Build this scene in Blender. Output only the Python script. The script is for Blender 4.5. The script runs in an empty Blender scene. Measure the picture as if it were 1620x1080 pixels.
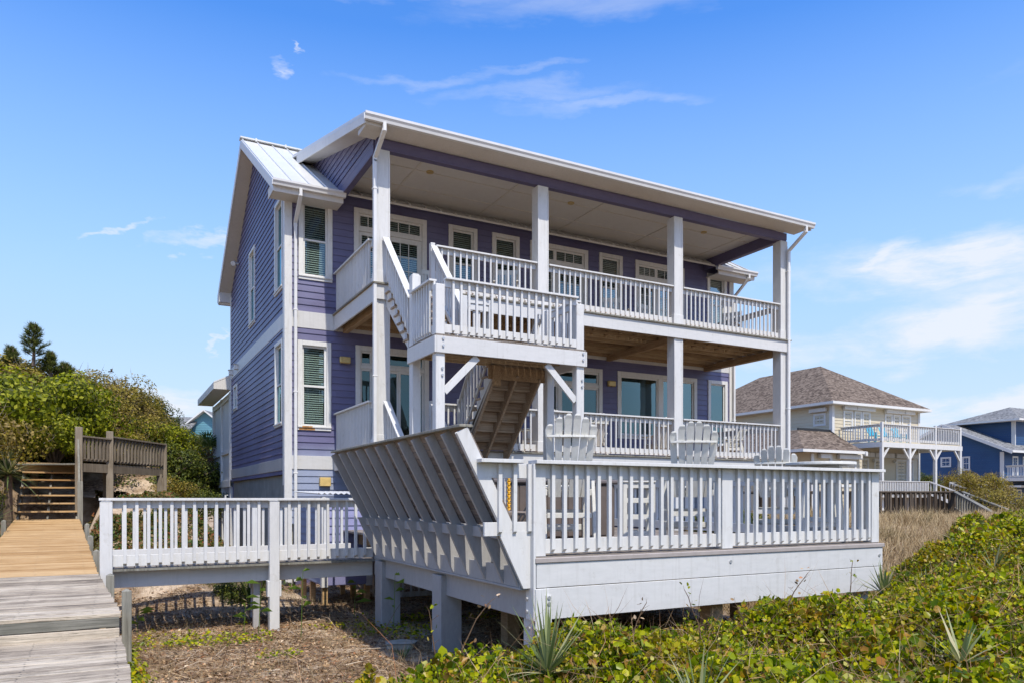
import bpy, math, random
import numpy as np
from mathutils import Vector, Matrix
random.seed(7); RNG = np.random.default_rng(11)
R = math.radians
scene = bpy.context.scene
COL = scene.collection

# ------------------------------------------------------------------ mesh builder
class MB:
    """collects shapes; f maps local wall coordinates to the world"""
    def __init__(s, f=None):
        s.v = []; s.f = []; s.fn = f; s.parts = []
    def add(s, vs, fs):
        n = len(s.v); s.parts.append((len(s.v), len(vs), len(s.f), len(fs)))
        if s.fn: vs = [s.fn(*p) for p in vs]
        s.v.extend([tuple(p) for p in vs]); s.f.extend([tuple(i + n for i in q) for q in fs])
        return s
    def box(s, x0, x1, y0, y1, z0, z1):
        if x0 > x1: x0, x1 = x1, x0
        if y0 > y1: y0, y1 = y1, y0
        if z0 > z1: z0, z1 = z1, z0
        return s.add([(x0,y0,z0),(x1,y0,z0),(x1,y1,z0),(x0,y1,z0),(x0,y0,z1),(x1,y0,z1),(x1,y1,z1),(x0,y1,z1)],
                     [(0,3,2,1),(4,5,6,7),(0,1,5,4),(1,2,6,5),(2,3,7,6),(3,0,4,7)])
    def beam(s, a, b, w, h, up=(0,0,1)):
        a = Vector(a); b = Vector(b); d = (b - a).normalized(); u = Vector(up)
        r = d.cross(u)
        if r.length < 1e-4: r = d.cross(Vector((1,0,0)))
        r.normalize(); u = r.cross(d).normalized()
        r = r * (w / 2); u = u * (h / 2)
        vs = [a-r-u, a+r-u, a+r+u, a-r+u, b-r-u, b+r-u, b+r+u, b-r+u]
        return s.add([tuple(p) for p in vs], [(0,1,2,3),(7,6,5,4),(0,4,5,1),(1,5,6,2),(2,6,7,3),(3,7,4,0)])
    def prism(s, poly, ax, a, b):
        """poly in the two other axes (in order), extruded along axis ax from a to b"""
        def P(p, t):
            l = list(p); l.insert(ax, t); return tuple(l)
        n = len(poly)
        return s.add([P(p, a) for p in poly] + [P(p, b) for p in poly],
                     [tuple(range(n)), tuple(range(2*n-1, n-1, -1))] + [(i, (i+1) % n + 0, (i+1) % n + n, i + n) for i in range(n)])
    def tube(s, pts, r, n=8, r2=None):
        pts = [Vector(p) for p in pts]; m = len(pts); vs = []; fs = []
        for i, p in enumerate(pts):
            d = (pts[min(i+1, m-1)] - pts[max(i-1, 0)]).normalized()
            a = d.cross(Vector((0.13, 0.21, 1)));
            if a.length < 1e-3: a = d.cross(Vector((1,0,0)))
            a.normalize(); b = d.cross(a)
            rr = r if r2 is None else r + (r2 - r) * i / (m - 1)
            for k in range(n):
                t = 2 * math.pi * k / n
                vs.append(tuple(p + a * (math.cos(t) * rr) + b * (math.sin(t) * rr)))
        for i in range(m - 1):
            for k in range(n):
                fs.append((i*n+k, i*n+(k+1) % n, (i+1)*n+(k+1) % n, (i+1)*n+k))
        fs.append(tuple(range(n-1, -1, -1))); fs.append(tuple(range((m-1)*n, m*n)))
        return s.add(vs, fs)
    def cyl(s, c, r, h, n=16, ax=2):
        c = Vector(c); d = Vector((0,0,0)); d[ax] = h
        return s.tube([c, c + d], r, n)

def tag(o, label=None, cat=None, group=None, kind=None):
    if label: o['label'] = label
    if cat: o['category'] = cat
    if group: o['group'] = group
    if kind: o['kind'] = kind
    return o

def worigin(p):
    v = Vector((0,0,0))
    while p is not None:
        v += p.location; p = p.parent
    return v

def obj(name, mb, mat, parent=None, bevel=0.0, label=None, smooth=False, kind=None):
    off = worigin(parent)
    me = bpy.data.meshes.new(name)
    vs = np.array(mb.v, dtype=np.float64) - np.array(off)[None, :]
    me.from_pydata(vs.tolist(), [], mb.f)
    mats = mat if isinstance(mat, (list, tuple)) else [mat]
    for m in mats: me.materials.append(m)
    if smooth:
        me.polygons.foreach_set('use_smooth', [True] * len(me.polygons))
    me.update()
    o = bpy.data.objects.new(name, me); COL.objects.link(o)
    if parent is not None: o.parent = parent
    if bevel:
        b = o.modifiers.new('bevel', 'BEVEL'); b.width = bevel; b.segments = 1; b.limit_method = 'ANGLE'; b.angle_limit = R(40)
    if label: o['label'] = label
    if kind: o['kind'] = kind
    return o

def pieces(name, mb, mat, parent=None, bevel=0.0, label=None):
    """one object per added shape"""
    for v0, nv, f0, nf in mb.parts:
        m = MB(); m.v = mb.v[v0:v0+nv]; m.f = [tuple(i - v0 for i in q) for q in mb.f[f0:f0+nf]]
        obj(name, m, mat, parent, bevel, label)

def empty(name, loc, label, cat, group=None, rz=0, kind=None):
    o = bpy.data.objects.new(name, None); COL.objects.link(o)
    o.location = loc; o.rotation_euler = (0, 0, rz)
    o.empty_display_size = .2
    return tag(o, label, cat, group, kind)

def copy_tree(o, parent=None):
    c = o.copy(); COL.objects.link(c); c.parent = parent
    for ch in list(o.children): copy_tree(ch, c)
    return c

# ------------------------------------------------------------------ materials
class NT:
    def __init__(s, name):
        s.m = bpy.data.materials.new(name); s.m.use_nodes = True
        s.t = s.m.node_tree; s.n = s.t.nodes; s.n.clear()
        s.out = s.n.new('ShaderNodeOutputMaterial')
    def new(s, t, **k):
        n = s.n.new(t)
        for a, b in k.items(): setattr(n, a, b)
        return n
    def link(s, a, b): s.t.links.new(a, b)
    def pos(s, scale=(1,1,1), obj=False):
        if obj: g = s.new('ShaderNodeTexCoord').outputs['Object']
        else: g = s.new('ShaderNodeNewGeometry').outputs['Position']
        m = s.new('ShaderNodeVectorMath', operation='MULTIPLY'); s.link(g, m.inputs[0]); m.inputs[1].default_value = scale
        return m.outputs[0]
    def noise(s, vec, scale, detail=4, rough=.55, dist=0):
        n = s.new('ShaderNodeTexNoise'); s.link(vec, n.inputs['Vector'])
        n.inputs['Scale'].default_value = scale; n.inputs['Detail'].default_value = detail
        n.inputs['Roughness'].default_value = rough; n.inputs['Distortion'].default_value = dist
        return n.outputs['Fac']
    def ramp(s, fac, stops):
        r = s.new('ShaderNodeValToRGB'); e = r.color_ramp.elements
        while len(e) < len(stops): e.new(.5)
        for i, (p, c) in enumerate(stops):
            e[i].position = p; e[i].color = (*c, 1) if len(c) == 3 else c
        s.link(fac, r.inputs[0]); return r.outputs[0]
    def mix(s, fac, a, b, mode='MIX'):
        m = s.new('ShaderNodeMix', data_type='RGBA', blend_type=mode)
        for sock, v in ((m.inputs[0], fac), (m.inputs[6], a), (m.inputs[7], b)):
            if hasattr(v, 'is_output') or hasattr(v, 'links'): s.link(v, sock)
            elif isinstance(v, (int, float)): sock.default_value = v
            else: sock.default_value = (*v, 1)
        return m.outputs[2]
    def math(s, op, a, b=None):
        m = s.new('ShaderNodeMath', operation=op)
        for i, v in enumerate((a, b)):
            if v is None: continue
            if hasattr(v, 'links'): s.link(v, m.inputs[i])
            else: m.inputs[i].default_value = v
        return m.outputs[0]
    def bump(s, h, strength=.3, dist=.01, nrm=None):
        b = s.new('ShaderNodeBump'); b.inputs['Strength'].default_value = strength; b.inputs['Distance'].default_value = dist
        s.link(h, b.inputs['Height'])
        if nrm: s.link(nrm, b.inputs['Normal'])
        return b.outputs[0]
    def principled(s, col, rough=.5, nrm=None, metal=0, spec=.5):
        p = s.new('ShaderNodeBsdfPrincipled')
        for sock, v in ((p.inputs['Base Color'], col), (p.inputs['Roughness'], rough)):
            if hasattr(v, 'links'): s.link(v, sock)
            elif isinstance(v, (int, float)): sock.default_value = v
            else: sock.default_value = (*v, 1)
        p.inputs['Metallic'].default_value = metal; p.inputs['Specular IOR Level'].default_value = spec
        if nrm: s.link(nrm, p.inputs['Normal'])
        s.link(p.outputs[0], s.out.inputs[0]); return p

def mat_paint(name, c, c2=None, amount=.5, stretch=(1,1,1), rough=.55, wear=None, obrand=0.0):
    """painted boards: grainy brush marks, faint mottling, rubbed spots"""
    k = NT(name); c2 = c2 or tuple(x * .86 for x in c)
    p = k.pos(stretch)
    n1 = k.noise(p, 1.3, 3, .5); n2 = k.noise(p, 22, 5, .65)
    f = k.math('MULTIPLY_ADD', n2, .55); k.t.nodes[-1].inputs[2].default_value = 0
    f = k.math('ADD', f, k.math('MULTIPLY', n1, .45))
    col = k.ramp(f, [(.34, c2), (.62, c)])
    if wear:
        w = k.noise(k.pos((2, 2, 2)), 3.1, 8, .75)
        wf = k.ramp(w, [(.58, (0,0,0)), (.72, (amount,) * 3)])
        col = k.mix(wf, col, wear)
        rain = k.noise(k.pos((14, 14, .9)), 1.3, 6, .7)
        col = k.mix(k.ramp(rain, [(.54, (0,0,0)), (.78, (amount * .8,) * 3)]), col, tuple(x * .9 for x in wear))
    if obrand:
        oi = k.new('ShaderNodeObjectInfo').outputs['Random']
        v = k.math('ADD', k.math('MULTIPLY', oi, obrand), 1 - obrand)
        h = k.new('ShaderNodeHueSaturation'); k.link(v, h.inputs['Value']); k.link(col, h.inputs['Color']); col = h.outputs[0]
    g = k.noise(k.pos(tuple(x * 3 for x in stretch)), 30, 4, .6)
    k.principled(col, rough, k.bump(g, .22, .004))
    return k.m

def mat_siding(name, c, c2, fade, step=.16, low=None):
    """painted lap boards: each course a slightly different tone, faded patches, dirt in the laps"""
    k = NT(name)
    g = k.new('ShaderNodeNewGeometry').outputs['Position']
    sp = k.new('ShaderNodeSeparateXYZ'); k.link(g, sp.inputs[0])
    cell = k.math('FLOOR', k.math('DIVIDE', sp.outputs[2], step))
    xs = k.math('FLOOR', k.math('DIVIDE', k.math('ADD', k.math('ADD', sp.outputs[0], sp.outputs[1]), k.math('MULTIPLY', cell, 1.37)), 3.6))
    cv = k.new('ShaderNodeCombineXYZ'); k.link(cell, cv.inputs[0]); k.link(xs, cv.inputs[1])
    wn = k.new('ShaderNodeTexWhiteNoise'); k.link(cv.outputs[0], wn.inputs[0])
    col = k.mix(wn.outputs[0], c, c2)
    n = k.noise(k.pos((1, 1, .8)), .55, 4, .6)
    col = k.mix(k.ramp(n, [(.42, (0,0,0)), (.68, (.55,)*3)]), col, fade)
    if low:      # lower courses bleached by salt and sun, on the front corner only
        lz = k.math('SUBTRACT', 1.75, k.math('ADD', sp.outputs[2], k.math('MULTIPLY', n, .9)))
        lf = k.math('MULTIPLY', lz, k.math('LESS_THAN', sp.outputs[1], 17.905))
        col = k.mix(k.ramp(lf, [(0, (0,0,0)), (.5, (.8,)*3)]), col, low)
    fine = k.noise(k.pos((4, 4, 26)), 2.6, 5, .7)
    col = k.mix(k.ramp(fine, [(.35, (.16,)*3), (.6, (0,0,0))]), col, tuple(x * .55 for x in c))
    k.principled(col, .48, k.bump(fine, .25, .004))
    return k.m

def mat_wood(name, cols, along='x', scale=1.0, rough=.8, plank=0.14, cracks=0.0, spec=.2):
    """weathered boards: long grain, per-board tone"""
    k = NT(name)
    st = {'x': (1, 22, 22), 'y': (22, 1, 22), 'z': (22, 22, 1)}[along]
    p = k.pos(tuple(a * scale for a in st))
    n = k.noise(p, 1.9, 9, .74, .5)
    n2 = k.noise(k.pos((1.1, 1.1, 1.1)), 1.7, 5, .6)
    isl = k.new('ShaderNodeNewGeometry').outputs['Random Per Island']
    f = k.math('ADD', k.math('MULTIPLY', n, .62), k.math('MULTIPLY', n2, .24))
    f = k.math('ADD', f, k.math('MULTIPLY', isl, .16))
    col = k.ramp(f, [(.36, cols[0]), (.5, cols[1]), (.66, cols[2])])
    if cracks:
        cr = k.noise(k.pos(tuple(a * scale * (1.0 if a == 1 else 2.6) for a in st)), 1.5, 6, .8, .3)
        col = k.mix(k.ramp(cr, [(.53, (0,0,0)), (.62, (cracks,)*3)]), col, tuple(x * .55 for x in cols[0]))
        sg = k.noise(k.pos((1.3, 3, 1)), 1.1, 6, .72)
        col = k.mix(k.ramp(sg, [(.55, (0,0,0)), (.70, (cracks * .8,)*3)]), col, cols[0])
        n = k.math('SUBTRACT', n, k.math('MULTIPLY', cr, .8))
    k.principled(col, rough, k.bump(n, .5, .006), spec=spec)
    return k.m

def mat_leaf(name, stops, trans=.35, rough=.5, noise_scale=1.2, alt=None, alt_pos=(.52, .7)):
    k = NT(name)
    isl = k.new('ShaderNodeNewGeometry').outputs['Random Per Island']
    col = k.ramp(isl, stops)
    if alt:
        n = k.noise(k.pos(), noise_scale, 3, .5)
        col = k.mix(k.ramp(n, [(alt_pos[0], (0,0,0)), (alt_pos[1], (.75,)*3)]), col, k.ramp(isl, alt))
    d = k.new('ShaderNodeBsdfPrincipled'); k.link(col, d.inputs['Base Color']); d.inputs['Roughness'].default_value = rough
    d.inputs['Specular IOR Level'].default_value = .2
    t = k.new('ShaderNodeBsdfTranslucent')
    hs = k.new('ShaderNodeHueSaturation'); hs.inputs['Saturation'].default_value = 1.15; hs.inputs['Value'].default_value = 1.5
    k.link(col, hs.inputs['Color']); k.link(hs.outputs[0], t.inputs[0])
    m = k.new('ShaderNodeMixShader'); m.inputs[0].default_value = trans
    k.link(d.outputs[0], m.inputs[1]); k.link(t.outputs[0], m.inputs[2]); k.link(m.outputs[0], k.out.inputs[0])
    return k.m

def mat_glass(name, tint, refl=.10, rcol=(.85,.95,1)):
    k = NT(name)
    tr = k.new('ShaderNodeBsdfTransparent'); tr.inputs[0].default_value = (*tint, 1)
    gl = k.new('ShaderNodeBsdfGlossy'); gl.inputs['Roughness'].default_value = .015; gl.inputs[0].default_value = (*rcol, 1)
    w = k.noise(k.pos((1, 1, 1)), .9, 2, .5)
    k.link(k.bump(w, .12, .02), gl.inputs['Normal'])
    fr = k.new('ShaderNodeFresnel'); fr.inputs[0].default_value = 1.5
    f = k.math('ADD', k.math('MINIMUM', fr.outputs[0], .26), refl)
    m = k.new('ShaderNodeMixShader'); k.link(f, m.inputs[0]); k.link(tr.outputs[0], m.inputs[1]); k.link(gl.outputs[0], m.inputs[2])
    k.link(m.outputs[0], k.out.inputs[0]); return k.m

def mat_plain(name, c, rough=.6, metal=0, var=.15, scale=8, bump=.15, spec=.5):
    k = NT(name); n = k.noise(k.pos(), scale, 5, .6)
    col = k.ramp(n, [(.3, tuple(x * (1 - var) for x in c)), (.7, tuple(min(1, x * (1 + var * .6)) for x in c))])
    k.principled(col, rough, k.bump(n, bump, .004), metal, spec); return k.m

def mat_shingle(name, c1, c2, c3):
    k = NT(name)
    v = k.new('ShaderNodeTexVoronoi'); k.link(k.pos((4.5, 4.5, 9)), v.inputs['Vector']); v.inputs['Scale'].default_value = 1.4
    n = k.noise(k.pos(), 20, 6, .7)
    s = k.new('ShaderNodeSeparateColor'); k.link(v.outputs['Color'], s.inputs[0])
    f = k.math('ADD', k.math('MULTIPLY', s.outputs[0], .55), k.math('MULTIPLY', n, .5))
    col = k.ramp(f, [(.25, c1), (.5, c2), (.8, c3)])
    k.principled(col, .9, k.bump(f, .6, .02), spec=.2); return k.m

M = {}
WH = (.625, .615, .59)
M['white']   = mat_paint('white_paint', WH, (.54, .535, .515), .55, (1,1,.25), .5, (.36, .33, .27), .05)
M['whitex']  = mat_paint('white_board_paint', (.57, .56, .54), (.50, .495, .475), .5, (.25,.25,1), .5, (.38, .36, .32))
M['trim']    = mat_paint('trim_paint', (.66, .65, .62), (.56, .555, .53), .5, (1,1,.4), .5, (.42, .39, .33))
M['soffit']  = mat_paint('soffit_paint', (.60, .57, .52), (.53, .50, .45), .5, (1,1,1), .6, (.42, .38, .32))
M['ceiling'] = mat_paint('ceiling_paint', (.60, .585, .56), (.55, .535, .51), .4, (.5,.5,.5), .7)
M['gutter']  = mat_plain('gutter_enamel', (.62, .615, .60), .35, 0, .08, 3, .05)
M['purple']  = mat_siding('purple_siding', (.122, .114, .220), (.092, .085, .168), (.175, .180, .295), .16, (.30, .35, .46))
M['brownd']  = mat_wood('dark_rail_wood', ((.03,.022,.015), (.075,.056,.04), (.15,.12,.09)), 'z', .8)
M['purplef'] = mat_paint('purple_beam_paint', (.115, .10, .185), (.09, .08, .155), .3, (.3,.3,1), .5)
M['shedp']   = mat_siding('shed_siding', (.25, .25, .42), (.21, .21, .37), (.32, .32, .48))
M['dark']    = mat_plain('dark_room', (.05, .055, .06), .9, 0, .3, 1.5, 0)
M['room']    = mat_plain('dim_room', (.16, .17, .17), .9, 0, .35, 1.1, 0)
M['blind']   = mat_plain('window_blind', (.62, .64, .58), .5, 0, .1, 5, 0)
M['glass']   = mat_glass('window_glass', (.78, .84, .82), .03)
M['glassd']  = mat_glass('tinted_glass', (.36, .54, .56), .07, (.50, .68, .70))
M['glassu']  = mat_glass('side_glass', (.3, .5, .55), .30, (.42, .68, .75))
M['metalroof'] = mat_plain('white_metal_roof', (.60, .60, .58), .32, .0, .06, 1.2, .08)
M['concrete'] = mat_plain('grey_concrete', (.24, .235, .20), .9, 0, .25, 2.5, .3)
M['undery']  = mat_wood('treated_joist_wood', ((.12,.075,.04), (.33,.225,.125), (.50,.37,.23)), 'x', .8)
M['underb']  = mat_wood('treated_board_wood', ((.13,.08,.04), (.30,.195,.105), (.46,.33,.20)), 'y', .8)
M['stairw']  = mat_wood('stair_wood', ((.12,.08,.05), (.29,.21,.14), (.45,.36,.265)), 'x', .9)
M['greyx']   = mat_wood('grey_weathered_boards', ((.07,.055,.04), (.38,.315,.235), (.62,.535,.41)), 'x', 1.0, cracks=.9)
M['greyold'] = mat_wood('old_grey_timber', ((.06,.055,.045), (.17,.16,.13), (.30,.285,.235)), 'z', .8)
M['greyxd']  = mat_wood('old_grey_riser', ((.04,.037,.03), (.13,.125,.10), (.24,.225,.185)), 'x', .8, cracks=.6)
M['newx']    = mat_wood('new_yellow_boards', ((.24,.125,.04), (.43,.265,.115), (.56,.385,.20)), 'x', .8, cracks=.4)
M['brownr']  = mat_wood('brown_rail_wood', ((.06,.048,.034), (.17,.135,.095), (.29,.245,.185)), 'z', .8)
M['deckx']   = mat_wood('deck_board_wood', ((.10,.085,.07), (.21,.18,.15), (.33,.29,.25)), 'x', .9, cracks=.5)
M['slaty']   = mat_wood('bench_slat_wood', ((.09,.072,.06), (.19,.155,.13), (.29,.245,.21)), 'y', .9)
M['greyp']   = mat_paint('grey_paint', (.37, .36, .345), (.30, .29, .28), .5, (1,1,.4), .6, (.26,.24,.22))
M['composite'] = mat_plain('edge_board', (.33, .29, .265), .7, 0, .12, 6, .1)
M['steel']   = mat_plain('bolt_steel', (.5, .5, .5), .4, .6, .2, 20, .1)
M['chairp']  = mat_paint('chair_paint', (.66, .645, .59), (.53, .515, .46), .6, (1,1,.5), .5, (.42,.41,.35))
M['tub']     = mat_plain('tub_panel', (.115, .088, .07), .7, 0, .2, 4, .1)
M['chain']   = mat_plain('yellow_plastic', (.80, .42, .01), .4, 0, .1, 9, .1)
M['lampg']   = mat_plain('lamp_brass', (.55, .40, .16), .35, .3, .2, 12, .1)
M['yellowb'] = mat_plain('yellow_box_paint', (.62, .44, .16), .5, 0, .15, 9, .1)
M['rust']    = mat_plain('rust_stain', (.42, .20, .06), .8, 0, .5, 14, .1)
M['black']   = mat_plain('black_rubber', (.02, .02, .02), .5, 0, .2, 10, .1)
M['ysiding'] = mat_siding('cream_siding', (.56,.485,.345), (.51,.44,.31), (.60,.53,.40), .2)
M['bsiding'] = mat_siding('blue_siding', (.012,.055,.15), (.010,.046,.13), (.02,.075,.18), .2)
M['tsiding'] = mat_siding('teal_siding', (.11,.27,.33), (.10,.24,.30), (.13,.30,.36), .25)
M['tsoff']   = mat_plain('teal_trim', (.05, .14, .19), .6)
M['shingle'] = mat_shingle('brown_shingle', (.060,.043,.031), (.132,.099,.073), (.215,.168,.128))
M['shinglg'] = mat_shingle('grey_shingle', (.09,.09,.09), (.17,.17,.165), (.25,.25,.245))
M['farpane'] = mat_plain('far_window_glass', (.06,.075,.08), .06, 0, .3, 1.5, .05)
M['curtain'] = mat_plain('curtain_cloth', (.5,.52,.5), .8, 0, .2, 6, .1)
M['aqua']    = mat_plain('aqua_paint', (.05,.42,.55), .5)
M['stone']   = mat_plain('stone_block', (.34,.32,.26), .9, 0, .3, 6, .5)
M['bark']    = mat_plain('bark', (.13,.09,.06), .9, 0, .4, 12, .7)
M['stem']    = mat_plain('stem', (.13,.075,.035), .8, 0, .4, 12, .3)
M['twig']    = mat_leaf('dry_twig', [(0,(.09,.06,.04)), (.5,(.2,.15,.10)), (1,(.36,.29,.2))], .0, .8)
# ================================================================== shared building pieces
def front(Y):  return lambda u, w, z: (u, Y - w, z)
def sideX(X):  return lambda u, w, z: (X - w, u, z)

def siding(mb, u0, u1, z0, z1, holes=(), step=.16, lim=None, t0=.008, t1=.028):
    """lap boards; every course is a wedge, cut round the openings; lim(z) gives the wall's ends at height z"""
    z = z0
    while z < z1 - .01:
        zt = min(z + step, z1)
        cuts = sorted({z, zt} | {h for o in holes for h in (o[2], o[3]) if z + .004 < h < zt - .004})
        for a, b in zip(cuts[:-1], cuts[1:]):
            mid = (a + b) / 2
            spans = [(u0, u1)]
            for o in holes:
                if o[2] - .003 <= mid <= o[3] + .003:
                    ns = []
                    for s, e in spans:
                        if o[1] <= s or o[0] >= e: ns.append((s, e)); continue
                        if o[0] > s: ns.append((s, o[0]))
                        if o[1] < e: ns.append((o[1], e))
                    spans = ns
            fa = t1 + (t0 - t1) * (a - z) / step; fb = t1 + (t0 - t1) * (b - z) / step
            for s, e in spans:
                sa = sb = s; ea = eb = e
                if lim:
                    la, lb = lim(a), lim(b)
                    sa, ea = max(s, la[0]), min(e, la[1]); sb, eb = max(s, lb[0]), min(e, lb[1])
                    if ea - sa < .01: continue
                    if eb < sb: sb = eb = (sb + eb) / 2
                mb.add([(sa,-.02,a),(ea,-.02,a),(ea,fa,a),(sa,fa,a),(sb,-.02,b),(eb,-.02,b),(eb,fb,b),(sb,fb,b)],
                       [(0,3,2,1),(4,5,6,7),(0,1,5,4),(1,2,6,5),(2,3,7,6),(3,0,4,7)])
        z = zt
    return mb

def ring(mb, u0, u1, z0, z1, t, w0, w1, tb=None, tt=None):
    tb = t if tb is None else tb; tt = t if tt is None else tt
    mb.box(u0, u0 + t, w0, w1, z0, z1); mb.box(u1 - t, u1, w0, w1, z0, z1)
    mb.box(u0 + t, u1 - t, w0, w1, z1 - tt, z1); mb.box(u0 + t, u1 - t, w0, w1, z0, z0 + tb)

def room(mb, u0, u1, z0, z1, d=.7):
    e = .004
    mb.box(u0 - e, u1 + e, -d - .02, -d, z0 - e, z1 + e)
    mb.box(u0 - .02, u0 - e, -d, -.03, z0, z1); mb.box(u1 + e, u1 + .02, -d, -.03, z0, z1)
    mb.box(u0, u1, -d, -.03, z1 + e, z1 + .02); mb.box(u0, u1, -d, -.03, z0 - .02, z0 - e)

def window(parent, fn, u0, u1, z0, z1, case=.11, blinds=True, kind='hung', glass='glass', trim='trim', label=None, stain=False, depth=.7, roomm='dark'):
    """casing, sashes, panes, blinds and the dim room behind, all round a real hole"""
    c = MB(fn)
    ring(c, u0, u1, z0, z1, case, -.03, .05, tb=case * .9)
    c.box(u0 - .0, u1 + .0, .052, .075, z0 + case * .9 - .035, z0 + case * .9)          # sill nose
    w = obj('window', c, M[trim], parent, .004, label)
    a0, a1, b0, b1 = u0 + case, u1 - case, z0 + case * .9, z1 - case
    s = MB(fn); g = MB(fn)
    def sash(x0, x1, y0, y1, t, off=0, cols=0, rows=0):
        ring(s, x0, x1, y0, y1, t, -.045 + off, .0 + off)
        g.box(x0 + t, x1 - t, -.028 + off, -.024 + off, y0 + t, y1 - t)
        for i in range(1, cols): s.box(x0 + t + (x1-x0-2*t) * i / cols - .011, x0 + t + (x1-x0-2*t) * i / cols + .011, -.022 + off, -.008 + off, y0 + t, y1 - t)
        for i in range(1, rows): s.box(x0 + t, x1 - t, -.0215 + off, -.0085 + off, y0 + t + (y1-y0-2*t) * i / rows - .011, y0 + t + (y1-y0-2*t) * i / rows + .011)
    zm = (b0 + b1) / 2
    if kind == 'hung':
        sash(a0, a1, zm - .02, b1, .045, -.012); sash(a0, a1, b0, zm + .02, .045, .012)
    elif kind == 'fixed': sash(a0, a1, b0, b1, .04)
    elif kind == 'triple':                                   # picture light with narrower lights beside it
        m = a0 + (a1 - a0) * .5; q = a0 + (a1 - a0) * .56
        sash(a0, m, b0, b1, .05); s.box(m, q, -.03, .03, b0, b1); sash(q, a1, b0, b1, .05)
    elif kind == 'french':                                   # transom, side light and a glazed door
        tz = b1 - .34
        s.box(a0, a1, -.04, .03, tz - .09, tz)
        m = a0 + (a1 - a0) * .42
        sash(a0, m, tz, b1, .05, 0, 3, 0); sash(m, a1, tz, b1, .05, 0, 3, 0)
        sash(a0, m - .04, b0, tz - .09, .085, -.004, 3, 5)
        s.box(m - .04, m + .04, -.03, .02, b0, tz - .09)
        sash(m + .04, a1, b0, tz - .09, .12, -.004, 3, 5)
    elif kind == 'slider':
        tz = b1 - .34
        s.box(a0, a1, -.04, .03, tz - .09, tz)
        m = a0 + .30
        sash(a0, m, tz, b1, .05); sash(m, a1, tz, b1, .05)
        sash(a0, m, b0, tz - .09, .05); s.box(m, m + .10, -.03, .03, b0, tz - .09)
        sash(m + .10, m + .10 + (a1 - m - .10) * .48, b0, tz - .09, .06, -.015); sash(m + .10 + (a1 - m - .10) * .46, a1, b0, tz - .09, .06, .005)
    sashm = obj('sash', s, M[trim], w, .003)
    obj('pane', g, M[glass], w)
    if blinds:
        b = MB(fn); z = b0 + .05
        top = b1 - .05
        while z < top:
            b.add([(a0+.05, -.095, z+.018), (a1-.05, -.095, z+.018), (a1-.05, -.070, z-.012), (a0+.05, -.070, z-.012),
                   (a0+.05, -.098, z+.020), (a1-.05, -.098, z+.020), (a1-.05, -.073, z-.010), (a0+.05, -.073, z-.010)],
                  [(0,1,2,3),(7,6,5,4),(0,4,5,1),(1,5,6,2),(2,6,7,3),(3,7,4,0)])
            z += .052
        obj('blind', b, M['blind'], w)
    rm = MB(fn); room(rm, a0, a1, b0, b1, depth); obj('interior', rm, M[roomm], w)
    if stain:
        st = MB(fn); st.box(u0 + .10, u0 + .34, .0765, .0775, z0 + .066, z0 + .10); st.box(u0 + .03, u0 + .40, .0505, .0515, z0 + .006, z0 + .062)
        obj('rust_stain', st, M['rust'], w)
    return w

_bal = {}
def baluster_mesh(h, w, d, mat):
    key = (round(h, 3), w, d, mat.name)
    if key not in _bal:
        mb = MB()
        c = d * .8        # bevelled foot and head, on the inner side
        mb.add([(-w/2, -d, c), (w/2, -d, c), (w/2, 0, 0), (-w/2, 0, 0), (-w/2, -d, h), (w/2, -d, h), (w/2, 0, h), (-w/2, 0, h)],
               [(0,3,2,1),(4,5,6,7),(0,1,5,4),(1,2,6,5),(2,3,7,6),(3,0,4,7)])
        me = bpy.data.meshes.new('baluster'); me.from_pydata(mb.v, [], mb.f); me.materials.append(mat); me.update()
        _bal[key] = me
    return _bal[key]

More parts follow.
